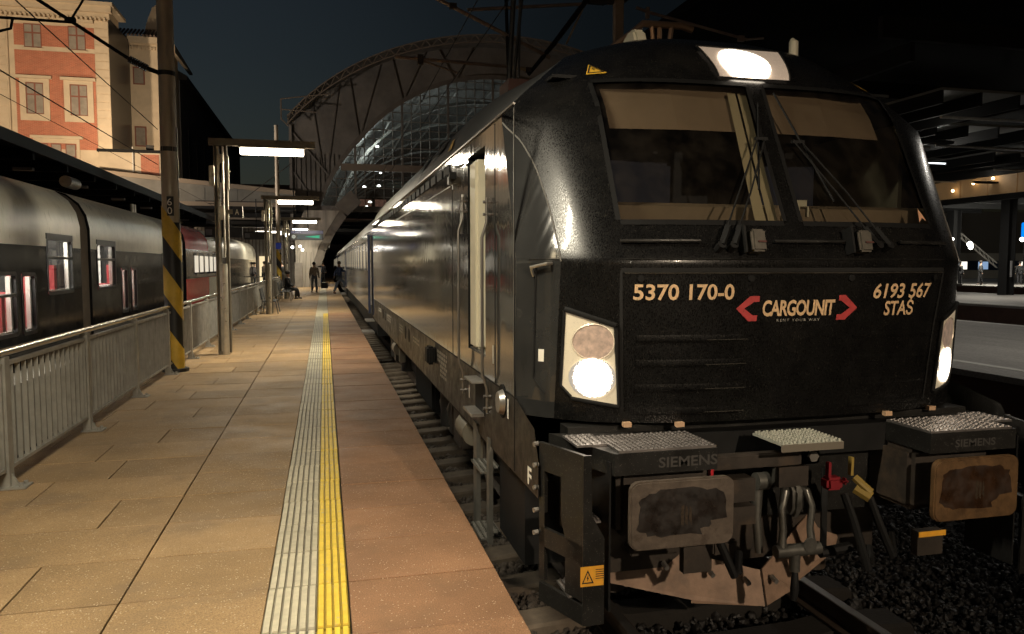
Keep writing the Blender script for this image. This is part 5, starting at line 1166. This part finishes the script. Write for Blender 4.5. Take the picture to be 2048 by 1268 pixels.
# leaning arch foot on the platform (pier)
pier = thing('arch_pier', (-1.2, 60, P), 'curved riveted arch pier standing on the platform by the walking person', 'pier')
m_pier = M('pier_pale', (.30,.27,.23), .6, noise=(.7,.35), map_scale=(4,1,.5))
MB().prism([(-2.05,P),(-.95,P),(-.85,2.2),(-.45,3.5),(.35,5.0),(1.15,6.3),(-1.4,6.3),(-2.1,4.6)], 'y', 58.8, 59.6).build('foot', m_pier, pier)
MB().prism([(-2.15,P),(-1.6,P),(-1.6,2.4),(-2.15,2.4)], 'y', 58.4, 58.8).build('plinth', m_shed, pier)
fl = MB()
pts = [(-.9,59.0,P),(-.85,59.0,2.2),(-.45,59.0,3.5),(.35,59.0,5.0),(1.25,59.0,6.3),(2.4,59.0,7.4)]
for a, b in zip(pts, pts[1:]): fl.bar(a, b, 1.2, .22, (0,1,0))
fl.build('arch_flange', m_iron, pier)
for x_ in (-1.9,-1.45,-1.1): MB().bar((x_,58.75,P),(x_+.15,58.75,3.2), .05, .04).build('seam', m_iron, pier)
# ceiling of the hall platforms and wall at the left under the beam
MB().box(-16, -2.6, 50, 51, 4.6, 4.75).build('low_canopy', M('canopy_dark', (.02,.02,.022), .6), None, label='dark low canopy edge behind the stairwell', cat='canopy')
cw = thing('hall_side_wall', (-8, 58, P), 'corrugated pale wall of the hall side behind the waiting people', 'wall')
q = MB(); x = -9.5
while x < -2.6: q.box(x, x+.14, 62.0, 62.1, P+.2, 5.2); x += .26
q.build('cladding', M('cladding_pale', (.22,.20,.18), .6, noise=(1,.3)), cw); MB().box(-9.6, -2.5, 62.1, 62.3, P, 5.3).build('backing', m_iron, cw)
MB().box(-4.9, -4.2, 61.9, 61.95, P+.3, 2.9).build('lit_doorway', emat('doorway_glow', (1,.78,.45), .9), cw)
MB().box(-7.8, -5.2, 61.9, 61.97, P, 2.4).build('pale_panel', M('panel_pale', (.45,.44,.41), .5), cw)
# far depth of the platform hall: brick-lit window wall
fw = thing('far_hall_wall', (6, 138, 0), 'distant brown window wall closing the hall behind the coaches', 'wall')
MB().box(-20, 40, 138, 139, -.4, 16).build('wall', M('far_wall_brown', (.10,.06,.045), .8), fw)
for i in range(8):
    for j in range(3): MB().box(1+i*2.6, 3.1+i*2.6, 137.9, 137.97, 7+j*2.4, 9+j*2.4).build('pane', emat('far_pane', (.55,.27,.19), .22), fw)
# beam / footbridge at the left of the shed
fb = thing('footbridge', (-6.5, 58, 6.4), 'pale footbridge parapet crossing behind the lamps towards the building', 'footbridge')
m_par = M('parapet_concrete', (.20,.19,.165), .8, noise=(.9,.22))
MB().prism([(-16,6.42),(-2.0,6.42),(-2.0,7.45),(-5.1,7.9),(-10.3,8.35),(-16,8.7)], 'y', 58, 58.5).build('parapet', m_par, fb)
MB().bar((-16,57.95,8.72),(-2.0,57.95,7.47), .3, .28, (0,1,0)).build('coping', M('coping_tan', (.30,.235,.17), .7), fb)
MB().box(-16, -2.0, 57.9, 58.0, 6.42, 6.72).build('lower_edge', M('coping_tan'), fb)
MB().box(-16, -2.0, 57.5, 62, 6.2, 6.40).build('soffit', m_black, fb)
for x_ in (-8.3, -6.1, -4.1): MB().box(x_, x_+.12, 57.93, 57.99, 6.75, 7.7).build('pilaster', m_par, fb)
c4 = MB().tube([(-7.6,50,6.15),(-3.2,50,6.15)], .035, 6).tube([(-5.0,50,6.15),(-1.9,50,8.6)], .025, 6).tube([(-6.9,50,6.0),(-5.6,50,6.0)], .03, 6).build('cantilever', m_dirty, None, label='thin distant catenary cantilever in front of the footbridge', cat='cantilever', group='catenary cantilevers')
for i, (x, y, z, w) in enumerate(((-3.5, 52, 4.38, 1.6), (-1.6, 56, 4.75, 1.1), (-3.0, 60, 4.55, .9), (-.9, 57, 4.3, .5))):
    MB().box(x-w/2, x+w/2, y, y+.15, z-.05, z+.05).build('strip_light', emat('strip_glow', (1,.9,.78), 7), None, label=('long','medium','short','shortest')[i]+' strip light glowing beyond the stairwell under the dark roof', cat='light', group='distant strip lights')
L = bpy.data.lights.new('stair_light', 'AREA'); L.shape = 'RECTANGLE'; L.size = 1.5; L.size_y = .15; L.energy = 110; L.color = TUBE
lo = bpy.data.objects.new('stair_light', L); col.objects.link(lo); lo.location = (-3.5, 52.07, 4.3)
L = bpy.data.lights.new('hall_strip', 'AREA'); L.shape = 'RECTANGLE'; L.size = 1.0; L.size_y = .15; L.energy = 240; L.color = TUBE
lo = bpy.data.objects.new('hall_strip', L); col.objects.link(lo); lo.location = (-1.6, 56.07, 4.65)
for k, (x, y, z) in enumerate(((-1.95, 50, 3.35), (-1.6, 54, 3.5), (-1.5, 56, 3.3), (-2.3, 50, 4.1))):
    MB().sphere((x, y, z), .09, 10, 6).build('round_lamp', emat('round_lamp_glow', (1,.95,.88), 9), None, label='small bright round lamp beyond the third lamp post, '+('left one','upper one','lower right one','topmost one')[k], cat='lamp', group='round lamps beyond the third lamp post')
# canopy beams of the hall over the platform
hb = thing('hall_platform_roof', (0, 62, 5.8), 'dark low roof over the platform inside the train shed', 'roof')
MB().box(-9, 6, 62.5, 130, 5.75, 5.9).build('deck', m_iron, hb)
for y in range(64, 130, 6): MB().box(-9, 6, y, y+.25, 5.45, 5.74).build('beam', m_black, hb)

# ================================================================ LEFT: platform canopy and brick building
cn = thing('left_canopy', (-10, 20, 5.2), 'long dark platform canopy above the railcars on the left', 'canopy')
MB().box(-13, -7.25, -10, 56, 5.28, 5.42).build('deck', M('canopy_dark', (.02,.02,.022), .6), cn)
MB().box(-7.28, -7.20, -10, 56, 5.16, 5.46).build('fascia', MATS['canopy_dark'], cn)
for k in range(21): MB().box(-13, -7.3, -2+2.7*k, -1.85+2.7*k, 4.98, 5.27).build('beam', m_black, cn)
for k in range(10): MB().rbox((-8.1, 4+5*k, 4.92), (.5,.16,.08)).build('dead_lamp', M('lamp_body_grey', (.25,.25,.25), .4, .3), cn)
for k in range(7): MB().box(-10.1, -9.9, 8*k, 8*k+.2, P, 5.0).build('column', m_black, cn)
MB().box(-12.5, -8.05, -10, 56, -.42, P-.05).build('far_left_platform', m_concrete, kind='structure')
FX = -16.0; FY = 66.0
bld = thing('brick_station_building', (-22, FY, 0), 'floodlit cream and orange brick building above the left canopy', 'building')
m_stucco = M('cream_stucco', (.60,.50,.36), .85, noise=(1.2,.10), bump=(6,.15))
def brickmat():
    m = bpy.data.materials.new('orange_brick'); m.use_nodes = True; n, l = m.node_tree.nodes, m.node_tree.links; b = n['Principled BSDF']; b.inputs['Roughness'].default_value = .85
    g = n.new('ShaderNodeNewGeometry'); s = n.new('ShaderNodeSeparateXYZ'); c = n.new('ShaderNodeCombineXYZ'); l.new(g.outputs['Position'], s.inputs[0]); l.new(s.outputs['X'], c.inputs[0]); l.new(s.outputs['Z'], c.inputs[1])
    t = n.new('ShaderNodeTexBrick'); t.inputs['Scale'].default_value = 1.0; t.inputs['Brick Width'].default_value = .30; t.inputs['Row Height'].default_value = .085; t.inputs['Mortar Size'].default_value = .010
    t.inputs['Color1'].default_value = (.50,.165,.095,1); t.inputs['Color2'].default_value = (.40,.125,.075,1); t.inputs['Mortar'].default_value = (.48,.28,.18,1); l.new(c.outputs[0], t.inputs['Vector']); 
    no = n.new('ShaderNodeTexNoise'); no.inputs['Scale'].default_value = 1.2; l.new(g.outputs['Position'], no.inputs['Vector']); h = n.new('ShaderNodeHueSaturation'); mr = n.new('ShaderNodeMapRange'); mr.inputs[3].default_value = .8; mr.inputs[4].default_value = 1.2; l.new(no.outputs[0], mr.inputs[0]); l.new(mr.outputs[0], h.inputs['Value']); l.new(t.outputs[0], h.inputs['Color']); l.new(h.outputs[0], b.inputs['Base Color']); return m
m_brick = brickmat()
S = 1.435
def zz_(z46): return 2.264+(z46-2.264)*S
ZB = [zz_(9.1)]
x0b, x1b = -15.71*S, -11.86*S
zt = zz_(16.0)
MB().box(-30, FX, FY, FY+3.2, -.4, zt).build('wall', m_stucco, bld)
MB().box(x0b, x1b, FY-.03, FY-.002, zz_(8.46), zz_(13.6)).build('brick_panel', m_brick, bld)
MB().box(x0b, x1b, FY-.03, FY-.002, zz_(13.85), zz_(14.95)).build('brick_panel', m_brick, bld)
for z in np.arange(zz_(7.2), zz_(15.4), .62):  # rusticated courses
    MB().box(x1b+.06, FX, FY-.05, FY-.001, z, z+.55).build('quoin_course', m_stucco, bld); MB().box(-30, x0b-.55, FY-.05, FY-.001, z, z+.55).build('quoin_course', m_stucco, bld)
MB().tube([(x0b-.45, FY-.12, 4), (x0b-.45, FY-.12, zt-.6)], .09, 8).build('rainwater_pipe', m_stucco, bld)
# cornice
MB().box(-30.4, FX+.35, FY-.5, FY+.0, zt-.35, zt+.1).box(-30.2, FX+.15, FY-.25, FY, zt-.75, zt-.37).build('cornice', m_stucco, bld)
MB().box(-30.6, FX+.5, FY-.7, FY+3.5, zt+.1, zt+.35).build('cornice_top', m_stucco, bld)
x = -30
while x < FX: MB().box(x, x+.14, FY-.40, FY-.05, zt-.95, zt-.76).build('dentil', m_stucco, bld); x += .32
m_wood = M('window_wood', (.23,.085,.055), .6); m_pane = M('window_pane', (.30,.27,.23), .15, 0, .6, noise=(2,.2))
def fwin(xa, xb, za, zb, nx=2, frame=True, top=True, y=FY):
    t = MB().box(xa, xb, y-.065, y-.034, za, zb).build('window', m_wood, bld)
    w = (xb-xa)/nx; zs = za+(zb-za)*.62
    for i in range(nx):
        MB().box(xa+i*w+.07, xa+(i+1)*w-.05, y-.075, y-.066, za+.08, zs-.06).build('pane', m_pane, t)
        MB().box(xa+i*w+.07, xa+(i+1)*w-.05, y-.075, y-.066, zs+.06, zb-.08).build('pane', m_pane, t)
    if frame:
        fr = MB().box(xa-.42, xa-.01, y-.13, y-.031, za-.5, zb+.28).box(xb+.01, xb+.42, y-.13, y-.031, za-.5, zb+.28).box(xa-.01, xb+.01, y-.13, y-.031, zb+.01, zb+.28).box(xa-.01, xb+.01, y-.13, y-.031, za-.5, za-.01)
        fr.build('surround', m_stucco, bld)
    if top: MB().box(xa-.62, xb+.62, y-.28, y-.031, zb+.29, zb+.5).build('lintel', m_stucco, bld)
    MB().box(xa-.1, xb+.1, y-.16, y-.132, za-.10, za-.005).build('sill', m_stucco, bld)
for (xa, xb) in ((-15.23, -14.40), (-13.12, -12.28)):
    fwin(xa*S, xb*S, zz_(10.27), zz_(11.92)); fwin(xa*S, xb*S, zz_(13.73), zz_(14.98), frame=False)
    MB().box((xa-.2)*S, (xb+.2)*S, FY-.12, FY-.05, zz_(15.55), zz_(15.62)).build('lintel', m_stucco, bld)
for xa in (-14.80, -14.15, -13.45): fwin(xa*S, (xa+.5)*S, zz_(6.9), zz_(8.75), 1, False, False)
MB().box(-15.0*S, -12.75*S, FY-.10, FY-.031, zz_(8.77), zz_(9.0)).box(-15.1*S, -12.57*S, FY-.26, FY-.031, zz_(9.0), zz_(9.15)).box(-15.0*S, -14.85*S, FY-.10, FY-.031, zz_(6), zz_(8.77)).box(-12.9*S, -12.75*S, FY-.10, FY-.031, zz_(6), zz_(8.77)).build('surround', m_stucco, bld)
MB().box(-27, FX-.05, FY-.031, FY-.001, 2, zz_(8.0)).build('plain_wall', m_stucco, bld)
# recessed dark side strip and the second block
MB().box(FX-.2, FX+.02, FY+.1, FY+6.5, 4, zt-.6).build('side_glazing', M('side_dark', (.022,.022,.02), .3, noise=(.5,.3)), bld)
B2Y = FY+6.6; s2 = B2Y/46
b2 = thing('cream_tower_block', (-14, B2Y, 0), 'cream rendered block with small windows beside mast 60', 'building')
XR = -13.0
MB().box(-20, XR, B2Y, B2Y+5, -.4, 2.264+(14.3-2.264)*s2).build('wall', m_stucco, b2)
ztt = 2.264+(14.3-2.264)*s2
MB().box(-20.2, XR+.3, B2Y-.3, B2Y+5.2, ztt, ztt+.55).build('cornice', m_stucco, b2)
x = -17
while x < XR: MB().box(x, x+.12, B2Y-.2, B2Y-.002, ztt-.5, ztt-.3).build('dentil', m_stucco, b2); x += .27
m_tile = M('roof_tile', (.12,.08,.06), .7)
for k in range(14): MB().tube([(-16.9+.3*k, B2Y-.4, ztt+.62), (-16.9+.3*k, B2Y+1.2, ztt+1.5)], .10, 6).build('roof_tile', m_tile, b2)
MB().prism([(-15.2,ztt+.9),(-13.2,ztt+.9),(-13.2,ztt+3.4),(-13.6,ztt+4.2),(-14.4,ztt+3.6),(-14.9,ztt+2.2)], 'y', B2Y+1.6, B2Y+2.4).build('gable_ornament', m_stucco, b2)
for z0, z1 in ((8.75, 9.85), (12.1, 13.05)):
    MB().box(-10.0*s2, -9.4*s2, B2Y-.04, B2Y-.002, 2.264+(z0-2.264)*s2, 2.264+(z1-2.264)*s2).build('window', m_wood, b2)
    MB().box(-9.93*s2, -9.47*s2, B2Y-.06, B2Y-.041, 2.264+(z0+.06-2.264)*s2, 2.264+(z1-.08-2.264)*s2).build('pane', m_pane, b2)
for z in np.arange(5, ztt-.6, .95): MB().box(-17, XR, B2Y-.012, B2Y-.001, z, z+.90).build('render_course', m_stucco, b2)
# low annexe roofs at its foot
ax = thing('low_annexe', (-12, 60, 0), 'low cream annexe with a gutter below the dark glazed strip', 'building')
MB().box(-15.3, -11.3, 59.5, 62, 0, 10.2).build('wall', m_stucco, ax); MB().box(-15.4, -11.2, 59.3, 62.2, 10.2, 10.4).build('roof', m_black, ax)
MB().box(-12.6, -11.4, 59.46, 59.49, 8.5, 10.1).build('brick_panel', m_brick, ax); MB().tube([(-13.1,59.4,8.4),(-13.1,59.4,10.6)], .05, 6).build('pipe', m_white, ax)
MB().box(-15.6, -11.0, 59.0, 62, 8.1, 8.35).build('ledge', m_stucco, ax)
# dark side wall receding, with narrow windows
dw = thing('dark_side_building', (-12.9, 90, 0), 'unlit building wing with narrow windows receding behind mast 60', 'building')
MB().box(-24, -12.9, B2Y+5.2, 130, -.4, 19.5).build('wall', M('unlit_wall', (.06,.06,.06), .85, noise=(.4,.2)), dw)
MB().prism([(-24,19.5),(-12.2,19.5),(-12.2,19.9),(-15,21.5)], 'y', B2Y+5.0, 130).build('roof', m_black, dw)
for k in range(9): MB().box(-12.92, -12.86, B2Y+9+5*k, B2Y+10.1+5*k, 9.5, 15.5).build('window', m_black, dw)
MB().prism([(B2Y+.2, ztt+.2), (B2Y+9.5, ztt-.1), (B2Y+9.5, ztt-.25), (B2Y+.2, ztt-.5)], 'x', XR+.3, XR+.6).build('eave', m_stucco, dw)
# floodlights on the facade; the last is an added fill for the shed
for i, (x, y, z, e, tx, tz) in enumerate(((-22, 42, 5.9, 17000, -24, 15), (-12.2, 60.6, 10.75, 1700, -15.2, 15), (-11.5, 40, 5.9, 3000, 9, 13))):
    f = MB().rbox((x, y, z), (.5,.25,.35)).build('floodlight', m_darksteel, None, bevel=.02, label=('floodlight behind the canopy aimed at the brick facade', 'floodlight on the annexe roof aimed at the cream block', 'added fill floodlight behind the canopy, brightening the train shed')[i], cat='floodlight')
    L = bpy.data.lights.new('flood', 'SPOT'); L.energy = e; L.color = ((1,.75,.50), (1,.75,.50), (1,.88,.76))[i]; L.spot_size = R(105); L.spot_blend = .6; L.shadow_soft_size = .4
    lo = bpy.data.objects.new('flood', L); col.objects.link(lo); lo.location = (x, y+.3, z+.2)
    d = Vector((tx, FY+(6 if i == 1 else 0), tz))-Vector(lo.location); lo.rotation_euler = d.to_track_quat('-Z', 'Y').to_euler()

# yard floodlight mast behind the photographer, lighting the locomotive's face
yl = thing('floodlight_mast', (3.4, -9.5, -.4), 'tall sodium floodlight mast beyond the locomotive face, out of frame', 'floodlight mast')
MB().tube([(3.4,-9.5,-.4),(3.4,-9.5,6.6)], [.14,.08], 12).build('pole', m_mast, yl, smooth=40)
MB().rbox((3.4,-9.3,6.6), (.6,.3,.4), Matrix.Rotation(R(-35),3,'X')).build('lamp_head', m_darksteel, yl, bevel=.03)
L = bpy.data.lights.new('yard_flood', 'SPOT'); L.energy = 3600; L.color = (1,.80,.58); L.spot_size = R(30); L.spot_blend = 1.0; L.shadow_soft_size = .10
lo = bpy.data.objects.new('yard_flood', L); col.objects.link(lo); lo.location = (3.4, -9.0, 6.3)
lo.rotation_euler = (Vector((2.0, 4.0, 1.35))-Vector(lo.location)).to_track_quat('-Z', 'Y').to_euler()

# ================================================================ RIGHT: further platforms, canopy, people
m_pgrey = M('platform_grey_paving', (.27,.255,.235), .75, 0, .25, noise=(.8,.14), map_scale=(3,.5,1), grain=(20,.15))
m_edge = M('platform_edge_white', (.5,.48,.43), .6, noise=(3,.15))
m_pwall = M('platform_wall_brown', (.075,.04,.03), .8, noise=(2,.2))
for nm, xa, xb in (('right_platform', 10.0, 18.9), ('second_right_platform', 27.3, 38.2), ('third_right_platform', 51, 90)):
    MB().box(xa+.05, xb-.05, -10, 140, -.42, P-.10).build(nm+'_base', m_pwall, kind='structure')
    pf = MB().box(xa, xb, -10, 140, P-.098, P).build(nm, m_pgrey, kind='structure')
    MB().box(xa+.7, xa+.9, -10, 140, P+.001, P+.005).build('edge_line', m_edge, pf); MB().box(xb-.35, xb-.15, -10, 140, P+.001, P+.005).build('edge_line', m_edge, pf)
cp = thing('right_canopy', (14, 30, 6), 'huge dark steel canopy structure over the platforms on the right', 'canopy')
m_can = M('canopy_panel', (.16,.16,.15), .55, noise=(.8,.2)); m_cst = M('canopy_steel', (.012,.012,.012), .8, 0, .2)
MB().box(9.5, 60, 8, 130, 9.0, 9.3).build('roof_deck', M('deck_black', (.003,.003,.003), .9, 0, .1), cp)  # near black, so the bay lights barely show on the deck
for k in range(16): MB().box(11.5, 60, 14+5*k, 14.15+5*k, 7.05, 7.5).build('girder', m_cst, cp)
for x in (12.2, 19, 24, 31, 38, 44): MB().box(x, x+.12, 14, 120, 6.6, 7.0).build('long_girder', m_cst, cp)
for i, (x, y) in enumerate(((15.2, 16.5), (18.3, 20), (15.5, 25), (20, 29), (24.5, 24), (26, 33), (30, 40), (20, 40), (16, 38), (33, 50))):
    f = thing('canopy_bay', (x, y, 6), 'lit ceiling bay under the right canopy, number %s from the locomotive' % ('one','two','three','four','five','six','seven','eight','nine','ten')[i], 'ceiling bay', 'lit ceiling bays under the right canopy')
    MB().box(x-1.6, x+1.6, y-1.9, y+1.9, 6.20, 6.26).build('panel', m_can, f)
    for q in range(3): MB().box(x-1.6+q*1.07, x-1.54+q*1.07, y-1.9, y+1.9, 5.9, 6.2).build('rib', m_cst, f)
    MB().tube([(x-1.6,y-1.9,5.6),(x+1.6,y-1.9,5.6)], .035, 6).tube([(x-1.6,y+1.9,5.6),(x+1.6,y+1.9,5.6)], .035, 6).build('rod', m_steel, f)
    MB().box(x-.5, x+.5, y-.12, y+.12, 5.35, 5.42).build('lamp_body', m_cst, f)
    if i % 2 == 1: MB().box(x-.45, x+.45, y-.14, y-.125, 5.37, 5.40).build('tube', emat('cool_tube', (.9,.95,1), 4), f)
    L = bpy.data.lights.new('bay_light', 'POINT'); L.energy = (5, 40, 4, 26, 6, 18, 14, 10, 10, 16)[i]; L.color = (1,.95,.84); L.shadow_soft_size = .15
    lo = bpy.data.objects.new('bay_light', L); col.objects.link(lo); lo.parent = f; lo.location = (0, 0, -.36)
fa = thing('glazed_corridor', (30, 30, 5.6), 'warm lit glazed corridor band above the right platforms', 'corridor')
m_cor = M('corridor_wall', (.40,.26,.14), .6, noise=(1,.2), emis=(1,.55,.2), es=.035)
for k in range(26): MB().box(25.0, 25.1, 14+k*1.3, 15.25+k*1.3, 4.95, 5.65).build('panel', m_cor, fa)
MB().box(24.9, 25.2, 12, 60, 4.72, 4.93).box(24.9, 25.2, 12, 60, 5.67, 5.9).build('corridor_rail', m_cst, fa)
for k, (y, z) in enumerate(((24.9, 5.45), (25.9, 5.25), (24.0, 5.55), (27.6, 5.4))):
    MB().sphere((24.85, y, z), .055, 8, 6).build('corridor_lamp', emat('corridor_glow', (1,.7,.35), 10), fa)
def rpost(x, y, z0, z1, w, lb):
    t = thing('canopy_post', (x, y, z0), lb, 'post', 'steel posts on the right platforms')
    MB().box(x-w/2, x-w/2+.04, y-w/2, y+w/2, z0, z1).box(x+w/2-.04, x+w/2, y-w/2, y+w/2, z0, z1).box(x-w/2+.04, x+w/2-.04, y-.02, y+.02, z0, z1).build('column', m_cst, t)
    MB().box(x-.06, x+.06, y-w/2-.03, y-w/2-.002, z0+1.0, z0+1.9).build('notice', M('notice_grey', (.3,.3,.3), .5), t); return t
rpost(36.8, 34.4, P, 7, .55, 'dark steel post right of the locomotive with a pale notice, nearer one')
rpost(54, 56, P, 7, .8, 'dark steel post between the waiting people on the far right platform')
rpost(60, 54, P, 7, .5, 'thin steel post beside the far right kiosk')
m_lat = M('lattice_pale', (.42,.40,.36), .5)
lt = thing('lattice_support', (60, 60, 3.5), 'pale lattice roof support fanning out behind the far right platform', 'roof support')
MB().tube([(57.5,60,P),(57.5,60,6)], .09, 8).build('column', m_lat, lt)
for s_ in (-1, 1):
    for o_ in (0, .45): MB().bar((57.5+s_*.6,60,5.6-o_),(57.5+s_*5.5,60,2.4-o_), .10, .12, (0,1,0)).build('strut', m_lat, lt)
    for q in range(9): MB().bar((57.5+s_*(.6+q*.54),60,5.6-q*.355),(57.5+s_*(.9+q*.54),60,5.0-q*.355), .05, .05, (0,1,0)).build('lacing', m_lat, lt)
for i, (x, y, z, r_) in enumerate(((50.5, 52.5, 4.35, .14), (52.3, 52.5, 3.95, .22), (51.4, 51.5, 3.65, .16), (54.9, 50, 4.3, .17), (55.8, 48.5, 4.2, .30), (53, 53, 3.85, .1), (58.3, 49, 3.75, .14))):
    o = MB().sphere((x, y, z), r_, 10, 6).build('globe_lamp', emat('globe_glow', (1,.96,.86), 12), None, label='bright round lamp above the far right platform, '+('nearest the locomotive','second, large','low small one','above the dark post','largest one','tiny one','rightmost')[i], cat='lamp', group='round lamps above the far right platform')
    if i in (1, 4):
        L = bpy.data.lights.new('globe_light', 'POINT'); L.energy = 900; L.color = (1,.95,.82); L.shadow_soft_size = .3
        lo = bpy.data.objects.new('globe_light', L); col.objects.link(lo); lo.location = (x, y-1.0, z+.2)
# far right background: passenger train with lit windows and pale wall
bt = thing('distant_train', (75, 80, 0), 'distant pale train with lit windows behind the far right platform', 'train')
MB().box(62, 110, 74, 76, .6, 3.6).build('body', M('train_pale', (.32,.31,.27), .5), bt)
MB().box(62, 110, 73.97, 73.99, 1.6, 2.7).build('window_band', M('band_blue', (.02,.03,.06), .3), bt)
for k in range(14): MB().box(63+3*k, 64.4+3*k, 73.94, 73.965, 1.7, 2.6).build('window', emat('far_window_%d' % (k % 3), ((1,.95,.8),(.4,.6,.9),(.8,.85,.6))[k % 3], (1.2,.5,.4)[k % 3]), bt)
MB().box(60, 120, 80, 81, 0, 9).build('far_right_wall', M('dim_wall', (.12,.115,.10), .8), kind='structure')
for i, (x, y, lb) in enumerate(((50.7, 51.8, 'dark clothed person standing nearest the locomotive on the far right platform'), (53.2, 52.2, 'person leaning forward beside a pole on the far right platform'), (56.0, 52.5, 'person by the dark post on the far right platform'), (57.0, 52.0, 'person next to the thin post on the far right platform'))):
    person(x, y, P, R(50*i), 'walk' if i == 1 else 'stand', fab('coat_r%d' % i, ((.01,.01,.012),(.05,.05,.05),(.07,.08,.07),(.02,.02,.02))[i]), fab('trousers_black', (.02,.02,.022)), hd_, lb, rnd.uniform(1.05, 1.15), group='people on the far right platform')
for i, x in enumerate((60.2, 63.5)):
    t = thing('side_table', (x, 55, P), ('tan topped barrier table on the far right platform, nearer the dark post', 'tan topped barrier table on the far right platform, further right')[i], 'table', 'tan topped tables')
    MB().box(x-1.5, x+1.5, 54.7, 55.3, P+1.45, P+1.52).build('table_top', M('table_tan', (.35,.27,.18), .6), t)
    for a in (-1.4, -.3, .3, 1.4): MB().box(x+a-.04, x+a+.04, 54.75, 54.83, P, P+1.44).build('leg', m_cst, t)
sb = MB().box(21.95, 22.6, 19.98, 20.06, 3.14, 3.62).build('blue_sign', M('sign_bright_blue', (.0,.12,.6), .4, emis=(.0,.22,.9), es=1.0), None, bevel=.03, label='bright blue illuminated sign at the right edge of the picture', cat='sign')
MB().tube([(22.2,20.03,3.62),(22.2,20.03,6.3)], .03, 6).build('hanger', m_cst, sb)
# light over the right platforms
for i, (x, y, e) in enumerate(((14.5, 10, 120), (14.5, 22, 120), (33, 32, 240), (34, 18, 200))):
    t = thing('hanging_tube_lamp', (x, y, 6.0), 'hanging tube lamp above the '+('right platform, nearest the locomotive','right platform, second','second right platform, farther','second right platform, nearer')[i], 'lamp', 'hanging tube lamps on the right')
    MB().box(x-.1, x+.1, y-.7, y+.7, 6.03, 6.1).build('housing', m_cst, t); MB().tube([(x,y,6.1),(x,y,7.6)], .02, 6).build('hanger', m_cst, t)
    L = bpy.data.lights.new('tube_light', 'AREA'); L.shape = 'RECTANGLE'; L.size = .15; L.size_y = 1.3; L.energy = e; L.color = (1,.93,.82)
    lo = bpy.data.objects.new('tube_light', L); col.objects.link(lo); lo.parent = t; lo.location = (0, 0, .0)
